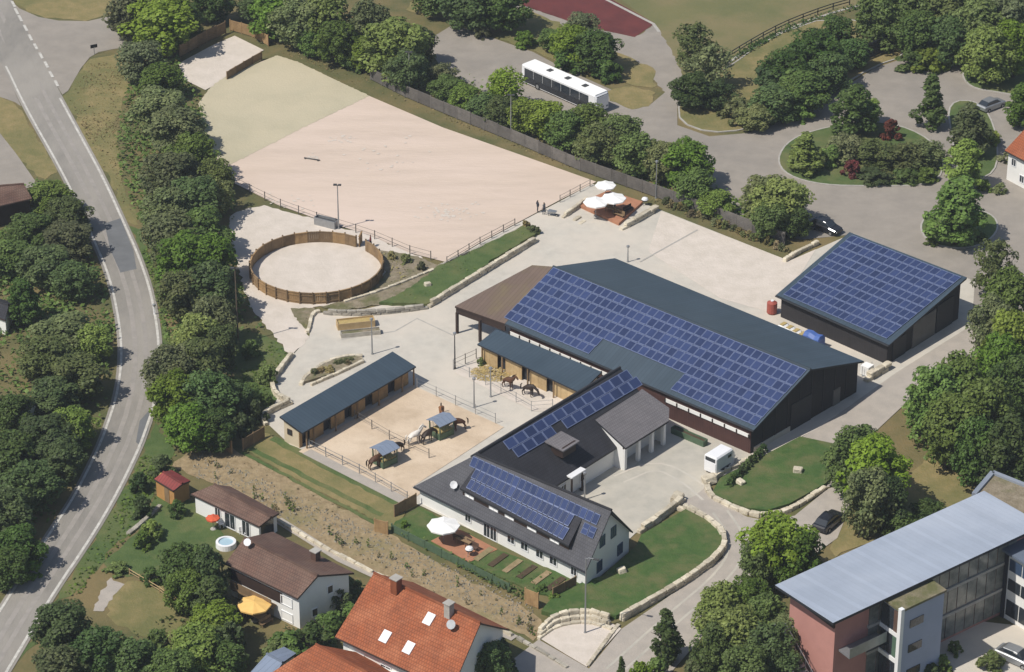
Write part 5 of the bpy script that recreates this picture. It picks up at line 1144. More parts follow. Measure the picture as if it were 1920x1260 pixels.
def person_mesh(step):
    V = [(0,0,.95),(0,0,1.15),(0,0,1.38),(0,0,1.5),(.01,0,1.6),(.01,0,1.7)]; r = [(.15,.11),(.14,.1),(.17,.11),(.06,.06),(.085,.1),(.07,.08)]; E = [(0,1),(1,2),(2,3),(3,4),(4,5)]
    def ch(a, pts):
        p_ = a
        for p, q in pts: V.append(p); r.append(q); E.append((p_, len(V)-1)); p_ = len(V)-1
    for s in (-1,1):
        ch(2, [((.0,.2*s,1.4),.07),((-.05*s*step,.25*s,1.12),.05),((.08*s*step+.05,.25*s,.88),.042),((.1*s*step+.06,.24*s,.78),.04)])
        ch(0, [((.0,.1*s,.85),.1),((.1*s*step,.11*s,.48),.065),((.06*s*step,.11*s,.1),.05),((.06*s*step+.13,.11*s,.04),.04)])
    return skinned('person', V, E, r, ['cloth_dark','cloth_grey','skin','hair'], 1)
PME = person_mesh(1.0)
def person(x, y, rz, top, label, z=.1, legs='cloth_dark'):
    me = PME.copy(); me.materials[0] = M[legs]; me.materials[1] = M[top]
    for p in me.polygons:
        c = p.center; p.material_index = 0 if c.z < .92 else 1
        if c.z > 1.46: p.material_index = 2 if c.x > .02 and c.z < 1.66 else 3
        if abs(c.y) > .19 and c.z < .9: p.material_index = 2
    o = tag(link('person', me, None, P(x, y, z), (0,0,rz)), label, 'person'); return o
person(1008,398, .5, 'cloth_dark', 'person in dark clothes standing at the arena corner'); person(1020,402, 2.5, 'cloth_grey', 'person in grey top beside the wheelbarrow at the arena corner')
person(695,463, 3.0, 'cloth_red', 'person in red brown top at the round pen gate')
person(1152,396, .5, 'cloth_dark', 'person in dark clothes beside the terrace table', .27)
# ================================================================= TREES, SHRUBS, UNDERGROWTH
def leaf(V, F, c, n, s, rnd):
    """one small folded leaf spray"""
    t = n.cross(Vector((rnd.uniform(-1,1), rnd.uniform(-1,1), rnd.uniform(-1,1)))).normalized(); b = n.cross(t)
    i = len(V); w = s*rnd.uniform(.35,.6)
    V += [tuple(c-t*s*.6), tuple(c+b*w-n*s*.12), tuple(c+t*s*.6), tuple(c-b*w-n*s*.12)]
    F += [(i,i+1,i+2), (i,i+2,i+3)]
def crown_mesh(seed, R, H, base, shape, nlobe, per, lsz, m='leaf_mid'):
    """crown from base height to H, outline by shape(t) in 0..1; leaf sprays on many unequal lobes"""
    rnd = random.Random(seed); V = []; F = []; ax = rnd.uniform(-.15,.15); ay = rnd.uniform(-.15,.15)
    for k in range(nlobe):
        t = (k+rnd.random())/nlobe; a = k*2.39996+rnd.uniform(-.5,.5); rr = shape(t)*R
        q = rnd.uniform(.45,.95) if rnd.random() < .8 else rnd.uniform(0,.45)
        lr = R*rnd.uniform(.15,.34)*(.6+.4*min(1, shape(t)+.25))
        c = Vector((rr*q*math.cos(a)+ax*R*t, rr*q*math.sin(a)+ay*R*t, base+(H-base)*t*.93))
        c.z = min(c.z, H-lr*.5)
        npl = int(per*(lr/(R*.28))**2)
        for j in range(npl):
            n = Vector((rnd.gauss(0,1), rnd.gauss(0,1), rnd.gauss(.35,1))).normalized()
            p = c+Vector((n.x*lr, n.y*lr, n.z*lr*.85))*rnd.uniform(.7,1.12)
            nn_ = (n*.75+Vector((rnd.gauss(0,.35), rnd.gauss(0,.35), rnd.gauss(.55,.35)))).normalized()
            leaf(V, F, p, nn_, lsz*rnd.uniform(.6,1.35), rnd)
    me = bpy.data.meshes.new('crown'); me.from_pydata(V, [], F); me.materials.append(M[m]); me.update(); return me
def trunk_mesh(seed, R, H, base, nb=6, r0=.22):
    rnd = random.Random(seed); mb = MB(); top = base+(H-base)*.7
    pts = [Vector((0,0,-.1)), Vector((rnd.uniform(-.08,.08),rnd.uniform(-.08,.08),base*.6)), Vector((rnd.uniform(-.2,.2),rnd.uniform(-.2,.2),base+(H-base)*.3)), Vector((rnd.uniform(-.3,.3),rnd.uniform(-.3,.3),top))]
    mb.tube(pts, [r0*1.25, r0, r0*.7, r0*.2], 7)
    for k in range(nb):
        a = k*2.4+rnd.random(); z = base*.8+(top-base)*k/nb*.8; s = pts[1].lerp(pts[3], max(0, (z-pts[1].z)/(pts[3].z-pts[1].z))); L = R*rnd.uniform(.5,.8)
        e = s+Vector((math.cos(a)*L, math.sin(a)*L, L*rnd.uniform(.5,.9))); m_ = s.lerp(e, .5)+Vector((0,0,.15)); mb.tube([s, m_, e], [r0*.45, r0*.3, r0*.08], 5)
    ob = mb.build('trunk', 'bark'); me = ob.data; bpy.data.objects.remove(ob); return me
rnd_sh = lambda t: math.sqrt(max(.05, 1-(abs(t-.42)/.6)**2.2))
oval_sh = lambda t: math.sqrt(max(.04, 1-(abs(t-.38)/.64)**2))*(1-.25*t)
cone_sh = lambda t: max(.1, (1-t)**.8) if t > .12 else .6+3.3*t
shrub_sh = lambda t: math.sqrt(max(.06, 1-(t/1.02)**2))
T = {}
def kind(nm, n, R, H, base, sh, lobes, per, lsz, tr=.22):
    T[nm] = (R, H, [(crown_mesh(hash_(nm)+k, R, H, base, sh, lobes, per, lsz), trunk_mesh(k+hash_(nm), R, H, base, r0=tr)) for k in range(n)])
def hash_(s): return sum(ord(c)*(i+3) for i, c in enumerate(s))
kind('round', 6, 4.0, 9.0, 1.6, rnd_sh, 80, 105, .4)
kind('oval', 3, 3.0, 9.0, 1.3, oval_sh, 64, 95, .38)
kind('cone', 2, 2.4, 8.5, .7, cone_sh, 50, 80, .36)
kind('airy', 3, 3.5, 8.0, 1.2, rnd_sh, 48, 66, .38, .14)
kind('shrub', 4, 1.6, 2.4, .1, shrub_sh, 26, 62, .3, .07)
kind('sapling', 2, .5, 1.6, .3, oval_sh, 8, 14, .2, .03)
TN = {'round': 'broadleaf_tree', 'oval': 'linden_tree', 'cone': 'conical_tree', 'airy': 'airy_tree', 'shrub': 'shrub', 'sapling': 'sapling'}
cnt = [0]
def tree(x, y, rpx, h, k, leafm, label, group=None, z=0.0, zc=.6):
    """x,y: middle of the crown in the survey picture"""
    cnt[0] += 1; R, H, lst = T[k]; h = h*.5 if x < 235 and 330 < y < 1120 else (h*.7 if x < 480 and k != 'shrub' else (h*.8 if y < 480 and x < 1560 else h*.9)); o = P(x, y, h*zc+z); s = rpx/pxm(x, y); o.z = z
    cr, tk = lst[cnt[0] % len(lst)]
    t = thing(TN[k], o, label, 'tree' if k not in ('shrub','sapling') else ('shrub' if k == 'shrub' else 'sapling'), group, rz=random.uniform(0, 6.28)); t.scale = (s/R*random.uniform(.95,1.08), s/R*random.uniform(.95,1.08), h/H)
    link('trunk', tk, t); c = link('crown', cr, t)
    if leafm != 'leaf_mid':
        c.material_slots[0].link = 'OBJECT'; c.material_slots[0].material = M[leafm]
    return t
LM = [('the road junction',200,70),('the small bright paddock',420,110),('the greenish sand',400,230),('the round pen',470,500),('the arena edge',440,380),('the road bend',300,640),('the long stable',500,760),('the red hut',320,900),('the garden pool',424,1020),('the yellow parasol',478,1140),('the parched lawn',280,1150),('the grey yard',40,330),('the white garden shed',35,760),('the dark garden shed',0,590),('the lower road',130,950),('the parked coach',1060,150),('the parasol terrace',1140,380),('the running track',1100,20),('the sports field rail',1450,60),('the tall dark fence',1640,110),('the white corner house',1905,300),('the solar shed',1640,540),('the hall lane',1640,760),('the black car',1553,975),('the zinc roof',1650,1050),('the pink wall',1500,1180),('the school tower',1720,1180),('the red tiled roof',760,1180),('the gravel pad',1090,1200),('the planted island',1600,300),('the round island',1800,430),('the arena corner',560,110),('the wide arena side',760,190),('the gravel yard',1400,450),('the bus end',1130,190)]
CN = {'leaf_mid': 'mid green', 'leaf_dark': 'dark green', 'leaf_light': 'yellow green', 'leaf_olive': 'greyish olive', 'leaf_dry': 'straw coloured', 'leaf_red': 'red'}
KN = {'round': 'broadleaf tree', 'oval': 'upright tree', 'cone': 'conical tree', 'airy': 'thin crowned tree', 'shrub': 'bush', 'sapling': 'sapling'}
CLASH = {}
ONES = 'first second third fourth fifth sixth seventh eighth ninth tenth eleventh twelfth thirteenth fourteenth fifteenth sixteenth seventeenth eighteenth nineteenth'.split()
def ordinal(i):
    if i <= 19: return ONES[i-1]
    t, u = divmod(i, 10); return {2: 'twent', 3: 'thirt', 4: 'fort'}[t]+('ieth' if u == 0 else 'y-'+ONES[u-1])
def number(obs, phrase, lm):
    """look-alikes told apart by counting from something one can find"""
    q = P(lm[1], lm[2])
    for i, ob in enumerate(sorted(obs, key=lambda b: (b.location.xy-q.xy).length)): ob['label'] = ordinal(i+1)+' '+phrase+' counting from '+lm[0]
SHORT = {'trees of the belt between road and arena': ('in the road belt', 3), 'trees of the clump at the road bend': ('of the bend clump', 6), 'trees of the wood across the road': ('across the road', 11), 'trees of the lower roadside wood': ('in the lower wood', 12), 'trees at the bottom of the gardens': ('among the gardens', 10), 'trees along the grey plank fence': ('along the plank fence', 16), 'trees on the long car park bank': ('on the long bank', 19), 'trees closing off the car park': ('in the back wood', 20), 'trees of the grove by the hall lane': ('in the grove', 22)}
def many(lst, label, group, k='round', lf='leaf_mid', h=9, zc=.6):
    made = {}
    where = ' '.join(w for w in label.split(' tree ')[-1].split(' bush ')[-1].split())
    for q in lst:
        x, y, r = q[:3]; hh = q[3] if len(q) > 3 and q[3] else h; kk = q[4] if len(q) > 4 and q[4] else k; ll = q[5] if len(q) > 5 else random.choice([lf, 'leaf_mid', 'leaf_light' if lf != 'leaf_dark' else 'leaf_dark', 'leaf_olive'])
        near = min(LM, key=lambda m_: (m_[1]-x)**2+4*(m_[2]-y)**2)[0]
        sz = 'big ' if r >= 52 and kk == 'round' else ('small ' if r < 36 and kk not in ('shrub',) else '')
        text = sz+CN[ll]+' '+KN[kk]+' '+where
        if near.split()[-1] not in where and len((text+', near '+near).split()) <= 16: text += ', near '+near
        ob = tree(x, y, r, hh, kk, ll, text, group if kk != 'shrub' else group+' (bushes)', zc=zc); made.setdefault(text, []).append((ob, sz+CN[ll]+' '+KN[kk], near))
    for text, obs in made.items():
        if len(obs) < 2: continue
        short, li = SHORT.get(group, (None, None))
        if short is None:
            q = obs[0][0].location.xy; cand = min(LM, key=lambda m_: (P(m_[1], m_[2]).xy-q).length); short = 'of the '+group.split(' ')[0]+' there'; short = ''
        else: cand = LM[li]
        CLASH.setdefault((obs[0][1]+(' '+short if short else ''), cand), []).extend(o_[0] for o_ in obs)
many([(300,45,72,11),(250,20,52,11,None,'leaf_olive'),(345,38,36,8,None,'leaf_dark'),(395,2,40,8,None,'leaf_dark'),(268,112,46,8),(300,148,42,7),(305,205,58,9,None,'leaf_olive'),(330,238,54,9),(355,290,46,9),(325,325,54,9),(400,325,36,7),(315,390,48,9),(362,375,56,9,None,'leaf_dark'),(405,365,34,7,'airy','leaf_olive'),(318,435,52,9),(380,430,52,9,None,'leaf_dark'),(345,485,56,10),(400,480,46,9),(345,548,46,9),(395,535,52,10,None,'leaf_dark'),(400,600,42,9),(372,630,44,9,None,'leaf_light')],
     'broadleaf tree in the dense belt between country road and riding arena', 'trees of the belt between road and arena')
many([(318,690,52,10),(372,680,52,10,None,'leaf_olive'),(420,645,34,8),(330,740,52,9),(390,745,54,9,None,'leaf_dark'),(355,795,48,8),(440,745,32,6,None,'leaf_dark'),(405,800,40,7,None,'leaf_dark'),(470,735,26,4,'airy','leaf_mid')],
     'broadleaf tree in the clump where the belt meets the road bend', 'trees of the clump at the road bend')
many([(500,700,20,2.5,'shrub','leaf_mid'),(478,770,22,3,'shrub','leaf_dark'),(500,745,16,2,'shrub','leaf_mid'),(455,790,22,3,'shrub','leaf_dark'),(470,650,18,2.4,'shrub','leaf_mid'),(265,200,20,2.4,'shrub','leaf_mid')], 'leafy tree in the grass pocket beside the belt', 'growth in the grass pocket')
many([(92,365,40,8),(122,402,44,9),(60,430,46,9),(128,450,48,9),(25,480,46,9),(92,495,52,10,None,'leaf_dark'),(40,560,34,12,'oval','leaf_dark'),(140,520,42,9,None,'leaf_dark'),(125,625,58,10,None,'leaf_olive'),(165,640,38,9),(85,665,50,10,None,'leaf_olive'),(148,700,56,10),(100,740,52,9,None,'leaf_dark')],
     'broadleaf tree in the wood across the country road', 'trees of the wood across the road')
many([(132,800,44,9),(25,770,40,9,None,'leaf_dark'),(75,820,56,10,None,'leaf_dark'),(20,850,56,11,None,'leaf_dark'),(112,860,48,9,None,'leaf_dark'),(55,905,56,11,None,'leaf_dark'),(10,960,54,11,None,'leaf_dark'),(35,1020,46,9),(5,1060,40,8,None,'leaf_dark'),(50,1065,26,4,'shrub','leaf_mid')],
     'dark tree in the lower wood where the road descends', 'trees of the lower roadside wood', lf='leaf_dark')
many([(122,1172,54,8,None,'leaf_dark'),(185,1225,56,9,None,'leaf_dark'),(110,1250,48,8),(250,1240,50,8,None,'leaf_dark'),(300,1215,36,5,'shrub','leaf_mid'),(370,1215,56,8),(330,1262,50,8),(420,1235,40,6,None,'leaf_dark'),(400,1165,46,7),(430,1195,34,5,'shrub','leaf_dark')],
     'garden tree at the bottom of the village gardens', 'trees at the bottom of the gardens')
many([(345,1055,46,8,None,'leaf_mid'),(392,1065,40,10,'oval','leaf_dark'),(350,1105,40,7),(398,1115,40,8,'oval','leaf_dark')], 'tree screening the brown roofed house', 'trees beside the brown roofed house')
many([(585,1195,42,3.6,'shrub','leaf_dark'),(545,1205,38,3,'shrub','leaf_mid'),(620,1170,36,3,'shrub','leaf_mid'),(635,1120,30,3,'shrub','leaf_dark'),(655,1095,24,2.4,'shrub','leaf_dark'),(520,1215,30,2.5,'shrub','leaf_mid'),(660,1150,30,3,'shrub','leaf_mid')], 'tree between brown and red roofed houses', 'bushes between the two village houses')
many([(265,945,22,2.4,'shrub','leaf_dark'),(285,990,24,2.2,'shrub','leaf_mid'),(330,950,20,2,'shrub','leaf_dark'),(270,1010,20,2,'shrub','leaf_mid'),(220,1062,24,2,'shrub','leaf_mid'),(285,1075,22,2,'shrub','leaf_dark'),(260,900,22,2.4,'shrub','leaf_dark'),(300,870,24,2.6,'shrub','leaf_dark')], 'tree below the road verge near the red hut', 'bushes around the red hut')
many([(515,18,48,9),(562,38,50,9),(612,30,50,10,None,'leaf_light'),(632,72,40,8),(688,38,42,9,None,'leaf_olive'),(735,85,60,10,None,'leaf_light'),(785,80,34,7),(765,130,40,7,None,'leaf_dark'),(690,95,36,6),(660,105,26,4,'shrub','leaf_dark'),(478,2,32,7,None,'leaf_dark'),(590,75,30,5)],
     'leafy tree behind the upper corner of the riding arena', 'trees behind the upper arena corner')
many([(832,135,28,4,'airy','leaf_olive'),(838,165,32,4.5),(872,180,32,4.5),(905,195,32,4.5),(948,165,44,7.5,'airy','leaf_light'),(935,205,34,5),(985,215,34,6,None,'leaf_light'),(1028,220,38,6.5),(1060,240,40,7),(1100,225,42,7,None,'leaf_mid'),(1120,265,42,7),(1165,250,40,7),(1195,285,44,7.5),(1240,300,40,7),(1290,300,50,8,None,'leaf_mid'),(1300,345,36,6),(1345,378,32,4),(1430,365,46,7,None,'leaf_olive'),(1465,375,54,8),(1440,410,38,6),(1490,410,32,5,None,'leaf_dark')],
     'leafy tree in the row between grey plank fence and car park', 'trees along the grey plank fence')
many([(880,0,56,9,None,'leaf_dark'),(945,5,50,9,None,'leaf_dark'),(815,-20,46,8),(985,70,24,3,'shrub','leaf_mid'),(1035,72,30,4),(1075,78,42,7),(1115,92,44,7,None,'leaf_dark'),(1060,108,30,4,'shrub','leaf_dark'),(1140,125,28,4,'shrub','leaf_dark'),(905,55,20,2.4,'shrub','leaf_olive'),(1090,45,30,5)],
     'tree between the running track and the parked coach', 'trees between track and coach')
many([(1308,75,42,8,'airy','leaf_olive'),(1325,120,44,8,'airy','leaf_olive'),(1300,165,40,6,None,'leaf_dark'),(1350,175,36,5,'airy','leaf_dark'),(1385,200,34,4,'shrub','leaf_olive')], 'greyish tree at the dry end of the car park bank', 'trees at the dry bank end')
many([(1415,220,36,4),(1450,190,44,6,None,'leaf_dark'),(1475,130,46,7,None,'leaf_dark'),(1505,165,48,7,None,'leaf_dark'),(1535,95,52,9,None,'leaf_dark'),(1555,130,44,7,None,'leaf_dark'),(1450,145,36,5),(1570,60,36,6,None,'leaf_dark'),(1600,95,30,5,None,'leaf_dark'),(1500,205,26,3,'shrub','leaf_mid')],
     'dark tree on the long bank beside the car park', 'trees on the long car park bank', lf='leaf_dark')
many([(1655,30,50,9,None,'leaf_dark'),(1700,15,54,10),(1715,60,42,8,None,'leaf_dark'),(1770,20,56,10),(1820,45,52,10),(1785,70,42,8,None,'leaf_dark'),(1890,35,54,10),(1850,95,46,9,None,'leaf_light'),(1905,85,44,9,None,'leaf_light'),(1740,105,34,3.5,'shrub','leaf_light'),(1710,108,30,3,'shrub','leaf_mid'),(1760,110,28,3,'shrub','leaf_light'),(1915,190,36,7,'oval','leaf_mid')],
     'tall tree in the wood closing off the car park', 'trees closing off the car park')
many([(1600,195,42,8,'oval','leaf_mid'),(1632,206,26,4)], 'upright tree at the head of the planted car park island', 'trees at the head of the island')
tree(1748,175,36,9,'cone','leaf_mid','upright conical tree alone beside the car park lane')
tree(1508,278,44,7,'cone','leaf_light','yellow green conical tree at the tip of the planted island')
tree(1795,385,58,10,'oval','leaf_mid','dense round headed tree on the round island')
many([(1815,235,40,8,'oval'),(1808,300,38,8,'oval','leaf_light')], 'upright tree in the narrow strip beside the planted island', 'trees in the narrow strip', k='oval')
many([(1590,275,36,4,'airy','leaf_olive'),(1640,280,40,4,'airy','leaf_olive'),(1690,290,42,4,'airy','leaf_olive'),(1735,285,36,4,'airy','leaf_olive'),(1560,290,26,3,'shrub','leaf_mid'),(1700,325,30,2,'shrub','leaf_dark'),(1640,325,34,2,'shrub','leaf_dark'),(1735,325,26,2,'shrub','leaf_mid')], 'thin greyish tree in the middle of the planted island', 'light trees in the island middle')
tree(1668,240,19,3.0,'shrub','leaf_red','bright red leaved shrub high in the planted island'); tree(1598,312,20,2.6,'shrub','leaf_red','dark red leaved shrub near the island kerb')
many([(1845,345,16,1.6),(1875,352,14,1.5),(1895,290,22,2),(1860,255,20,2)], 'round green bush beside the white corner house', 'bushes by the white corner house', k='shrub')
tree(1748,450,14,1.2,'shrub','leaf_mid','low shrub under the round island tree'); tree(1835,440,16,1.2,'shrub','leaf_dark','dark low shrub on the round island')
many([(1872,490,42,8,'airy','leaf_olive'),(1890,560,50,10),(1862,610,44,9,None,'leaf_olive'),(1900,640,48,10),(1868,680,46,9),(1905,720,46,9,None,'leaf_dark')], 'loose tree beside the solar shed lane', 'trees beside the solar shed lane')
many([(1745,745,54,10),(1800,720,50,10,None,'leaf_light'),(1780,800,56,10),(1845,770,54,10),(1830,840,46,9,None,'leaf_dark'),(1895,840,56,10,None,'leaf_dark')], 'big broadleaf tree in the grove right of the hall lane', 'trees of the grove by the hall lane')
many([(1600,850,56,9),(1640,880,62,10),(1632,932,48,9),(1665,940,40,8,None,'leaf_dark')], 'large tree shading the black car beside the lawn', 'trees shading the black car')
many([(1465,1020,62,9,None,'leaf_light'),(1500,1045,50,8),(1432,1055,42,7,None,'leaf_mid')], 'broad tree in front of the zinc roof corner', 'trees at the zinc roof corner')
many([(1352,1140,50,7,None,'leaf_light'),(1400,1125,44,7),(1380,1190,54,8,None,'leaf_light'),(1440,1160,44,7),(1340,1215,42,7,None,'leaf_mid'),(1430,1215,52,7,None,'leaf_dark'),(1475,1190,36,6),(1400,1258,50,7),(1470,1250,36,5,None,'leaf_dark')], 'bushy tree in the clump below the pink school wall', 'trees below the pink wall')
tree(1250,1182,38,7,'cone','leaf_dark','dark conical tree beside the lower lane')
tree(1166,1248,12,3.2,'cone','leaf_dark','thin dark cypress at the lane bottom')
many([(1200,1262,26,3),(1230,1250,22,2.6),(1300,1255,28,3)], 'yellow green bush at the bottom of the lane', 'bushes at the lane bottom', k='shrub', lf='leaf_light')
many([(1790,1212,16,1.6,'shrub','leaf_light'),(1765,1240,20,1.8,'shrub','leaf_mid'),(1750,1255,18,1.6,'shrub','leaf_dark')], 'green bush by the school tower foot', 'bushes at the school tower', k='shrub')
tree(1862,1240,28,2.2,'shrub','leaf_olive','round clipped bush on the school forecourt')
many([(890,1210,36,6,None,'leaf_dark'),(915,1240,36,6,None,'leaf_dark'),(880,1250,34,5),(945,1225,26,4,'shrub','leaf_dark'),(670,1250,22,2.5,'shrub','leaf_mid')], 'dark tree in the shade behind the red roof gable', 'trees behind the red roof gable', lf='leaf_dark')
many([(1740,960,36,4,None,'leaf_dark'),(1690,985,34,4,None,'leaf_mid'),(1850,860,40,6,None,'leaf_dark')], 'low tree between dry glade and zinc roof', 'low trees behind the zinc roof')
# saplings on the bare bank and shrubs on the dry strip
r_ = random.Random(21); k = 0
for i in range(34):
    t_ = r_.random(); x = 390+t_*610; y = 872+t_*300+r_.uniform(-14, 20)
    tree(x, y, r_.uniform(3.5,7), r_.uniform(.8,1.6), 'sapling', r_.choice(['leaf_mid','leaf_olive','leaf_dry']), 'young sapling on the bare earth bank', 'saplings on the bare bank', zc=.5)
for i in range(26):
    t_ = (i+.5)/26; x = 1245+t_*235; y = 372+t_*95+r_.uniform(-3,3)
    tree(x, y+r_.uniform(-2,8), r_.uniform(7,10), r_.uniform(.8,1.5), 'shrub', 'leaf_dry' if i % 2 else 'leaf_olive', 'dry tufted shrub planted below the grey plank fence', 'shrubs planted below the grey fence', zc=.4)
for i in range(14):
    x = 600+r_.uniform(-14,60); y = 692-(x-600)*.28+r_.uniform(-5,9); tree(x, y, r_.uniform(5,8), r_.uniform(.5,.9), 'shrub', 'leaf_dry' if i % 2 else 'leaf_olive', 'dry low plant in the stone edged bed behind the stable', 'plants in the stone edged bed', z=.25, zc=.4)
for x, y, r, l in ((1000,432,14,'leaf_olive'),(985,422,10,'leaf_dry'),(760,486,12,'leaf_olive'),(735,480,10,'leaf_dry'),(790,500,9,'leaf_olive')): tree(x, y, r, 1.3, 'shrub', l, 'scrubby plant at the ends of the green bank', 'scrub at the green bank ends', zc=.4)
tree(902,680,9,1.1,'shrub','leaf_olive','small weed bush at the corner of the small stable', zc=.4)
for x, y, r in ((1040,1120,13),(1060,1104,10),(1015,1105,12),(760,985,10)): tree(x, y, r, 1.0, 'shrub', 'leaf_mid', 'garden plant by the plank screens of the white house', 'plants by the plank screens', zc=.4)
for i in range(10):
    x = 1368+i*7; y = 905-i*7; tree(x, y, 9, 1.2, 'shrub', 'leaf_dark', 'clipped hedge plant between trailer and lawn', 'hedge plants by the trailer', z=.25, zc=.4)
for (ph, cand), obs in CLASH.items(): number(obs, ph, cand)
def named(g_): return [ob for ob in COL.objects if ob.parent is None and ob.get('group') == g_]
number(named('saplings on the bare bank'), 'young sapling on the bare earth bank', ('the red hut',320,900))
number(named('shrubs planted below the grey fence'), 'dry tufted shrub below the grey plank fence', ('the parasol terrace',1140,380))
number(named('plants in the stone edged bed'), 'dry low plant in the stone edged bed', ('the long stable end',520,800))
number(named('scrub at the green bank ends'), 'scrubby plant beside the green bank', ('the round pen',594,512))
number(named('plants by the plank screens'), 'garden plant by the plank screens', ('the tall street lamp',1097,1188))
number(named('hedge plants by the trailer'), 'clipped dark hedge plant on the lawn', ('the horse trailer',1348,880))
# undergrowth and rough grass: leaf sprays over areas
def inside(p, poly):
    c = False; n = len(poly); j = n-1
    for i in range(n):
        if (poly[i][1] > p[1]) != (poly[j][1] > p[1]) and p[0] < (poly[j][0]-poly[i][0])*(p[1]-poly[i][1])/(poly[j][1]-poly[i][1])+poly[i][0]: c = not c
        j = i
    return c
def carpet(name, polys, dens, hmax, lsz, m, label, seed=1):
    rnd = random.Random(seed); V = []; F = []
    for px in polys:
        q = [(P(*p).x, P(*p).y) for p in px]; x0, x1 = min(p[0] for p in q), max(p[0] for p in q); y0, y1 = min(p[1] for p in q), max(p[1] for p in q)
        n = int((x1-x0)*(y1-y0)*dens); cl = [(rnd.uniform(x0,x1), rnd.uniform(y0,y1), rnd.uniform(.3,1)) for _ in range(max(6, int((x1-x0)*(y1-y0)/14)))]
        for _ in range(n):
            c = rnd.choice(cl); p = (c[0]+rnd.gauss(0,1.8), c[1]+rnd.gauss(0,1.8))
            if not inside(p, q): continue
            z = .03+rnd.random()**1.4*hmax*c[2]
            leaf(V, F, Vector((p[0], p[1], z)), Vector((rnd.gauss(0,.5), rnd.gauss(0,.5), 1)).normalized(), lsz*rnd.uniform(.6,1.4), rnd)
    me = bpy.data.meshes.new(name); me.from_pydata(V, [], F); me.materials.append(M[m]); o = bpy.data.objects.new(name, me); COL.objects.link(o); return tag(o, label, 'undergrowth', kind='stuff')
belt = [(235,80),(330,90),(345,150),(380,185),(400,300),(440,345),(440,480),(470,580),(500,620),(440,640),(450,740),(440,800),(340,840),(300,800),(310,690),(300,560),(270,440),(225,330),(215,260),(235,180)]
wood = [(70,340),(130,370),(170,460),(215,600),(215,700),(205,760),(170,830),(100,970),(0,1110),(-60,1150),(-60,420)]
carpet('undergrowth', [belt, wood], 5.5, 1.3, .45, 'leaf_mid', 'dense dark undergrowth below the roadside trees', 1)
carpet('undergrowth', [[(520,70),(700,120),(860,190),(1000,255),(1200,345),(1350,400),(1490,455),(1500,440),(1330,350),(1200,280),(1000,200),(850,140),(700,60),(520,20)]], 5, 1.2, .45, 'leaf_mid', 'green undergrowth behind the grey plank fence', 2)
carpet('undergrowth', [[(1380,240),(1470,215),(1560,165),(1610,120),(1560,70),(1480,110),(1420,170)], [(1620,60),(1900,60),(1960,0),(1640,0)]], 4.5, 1.3, .45, 'leaf_dark', 'dark undergrowth on the banks around the car park', 3)
carpet('undergrowth', [[(1690,740),(1850,700),(1960,720),(1960,880),(1860,890),(1740,870),(1690,820)], [(1300,1180),(1400,1100),(1480,1110),(1490,1260),(1310,1280)], [(860,1190),(940,1190),(960,1240),(900,1300),(850,1280)]], 4, 1.0, .4, 'leaf_mid', 'green undergrowth below the grove and the school trees', 4)
carpet('undergrowth', [[(90,1140),(240,1190),(420,1110),(450,1200),(440,1290),(60,1290)], [(600,1140),(680,1090),(690,1120),(640,1180),(520,1230),(500,1200)]], 4.5, .9, .4, 'leaf_mid', 'green undergrowth at the bottom of the gardens', 5)
carpet('rough_grass', [[(300,870),(330,850),(320,880),(290,940),(250,1000),(190,1055),(150,1115),(115,1120),(170,1030),(225,945),(270,850)], [(245,422),(265,432),(295,520),(315,630),(300,600),(285,530)], [(450,620),(520,645),(540,668),(505,720),(500,780),(455,800)]], 9, .35, .3, 'leaf_mid', 'rough green grass on the road verge', 6)
carpet('rough_grass', [[(520,100),(560,110),(700,170),(1000,290),(1120,335),(1130,325),(1000,270),(700,150),(560,95)], [(125,180),(170,120),(235,105),(225,200),(225,310),(255,400),(240,410),(165,260)], [(1210,375),(1485,480),(1495,472),(1230,368)]], 3.5, .16, .24, 'leaf_dry', 'rough dry grass along the arena fence and road', 7)
carpet('bank_weeds', [[(335,870),(400,820),(560,905),(830,1065),(1015,1160),(1000,1190),(700,1065),(540,980)]], .8, .25, .22, 'leaf_dry', 'dry weeds scattered over the bare bank', 8)
carpet('garden_plants', [[(890,1050),(925,1035),(1085,1100),(1040,1118),(1000,1110)]], 9, .5, .25, 'leaf_mid', 'leafy vegetable rows before the white house', 9)
carpet('hedge_growth', [[(740,990),(990,1115),(985,1130),(735,1000)]], 22, .9, .25, 'leaf_mid', 'green hedge growing along the mesh garden fence', 10)
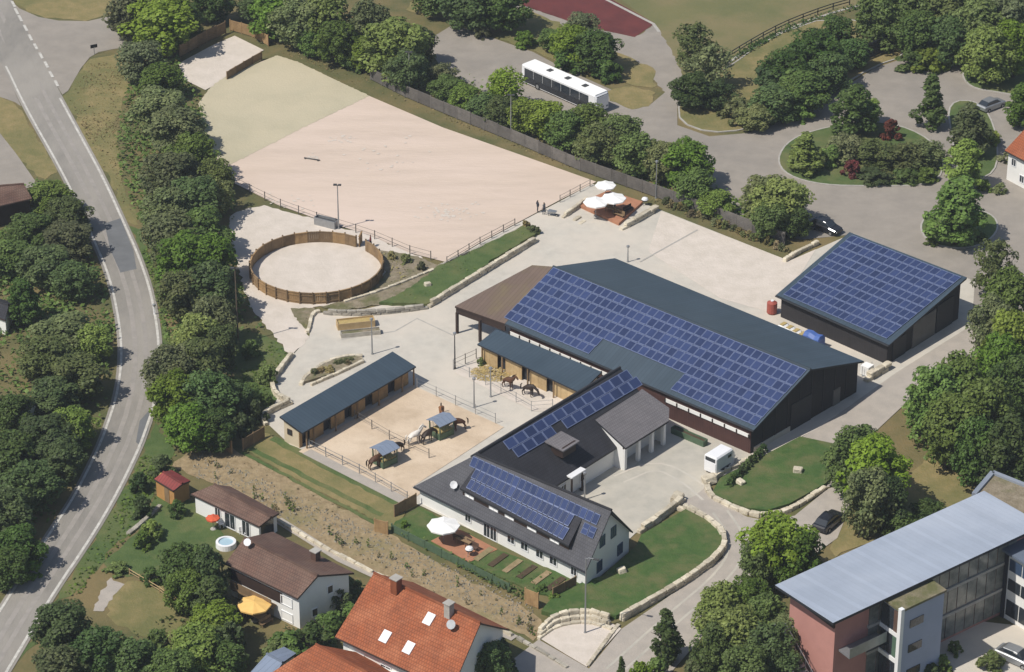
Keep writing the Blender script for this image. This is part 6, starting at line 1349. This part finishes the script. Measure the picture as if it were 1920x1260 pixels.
carpet('bank_grass', [[(715,572),(770,545),(822,505),(985,430),(1008,440),(940,480),(803,574)]], 6, .6, .22, 'leaf_mid', 'tufted grass on the green bank', 11)
carpet('weedy_gravel', [[(720,475),(815,500),(760,543),(700,565),(640,575),(690,548),(724,515)], [(548,582),(588,580),(576,620)]], 4, .4, .22, 'leaf_dry', 'dry weeds on the gravel beside the round pen', 12)

mb = MB(); r_ = random.Random(77)
for i in range(1500):
    t_ = r_.random(); x = 360+t_*640; y = 858+t_*300+r_.uniform(-22,34); p = P(x, y); s_ = r_.uniform(.06,.2); a0 = r_.uniform(0,6)
    b_ = [(p.x+s_*math.cos(a0+q*2.09), p.y+s_*math.sin(a0+q*2.09), .05) for q in range(3)]; tp = (p.x, p.y, .06+s_*r_.uniform(.6,1.1))
    for q in range(3): mb.face([b_[q], b_[(q+1) % 3], tp])
tag(mb.build('bank_stones', 'stone_dark'), 'small stones strewn over the bare earth bank', 'stones', kind='stuff')
carpet('hedge_growth', [[(1360,118),(1400,92),(1460,58),(1540,26),(1640,0),(1640,10),(1540,36),(1462,68),(1404,101),(1368,126)]], 26, .9, .3, 'leaf_dark', 'dark low hedge curving along the sports field edge', 14)
# ================================================================= HAZE: the thin summer air between the camera and the site
mb = MB(); x0, x1, y0, y1, za, zb = -900, 900, CAMP.z*-2.2, 1500, -1.0, CAMP.z+6
mb.box(((x0+x1)/2, (y0+y1)/2, (za+zb)/2), (x1-x0, y1-y0, zb-za))
hz = mb.build('haze', []); hm = bpy.data.materials.new('haze_air'); hm.use_nodes = True; hn = hm.node_tree.nodes
hn.remove(hn['Principled BSDF']); pv = hn.new('ShaderNodeVolumePrincipled'); pv.inputs['Color'].default_value = (.86, .92, 1, 1); pv.inputs['Density'].default_value = .00016; pv.inputs['Anisotropy'].default_value = .2
hm.node_tree.links.new(pv.outputs[0], hn['Material Output'].inputs['Volume']); hz.data.materials.append(hm)
tag(hz, 'thin pale summer haze over the whole site', 'haze', kind='stuff')
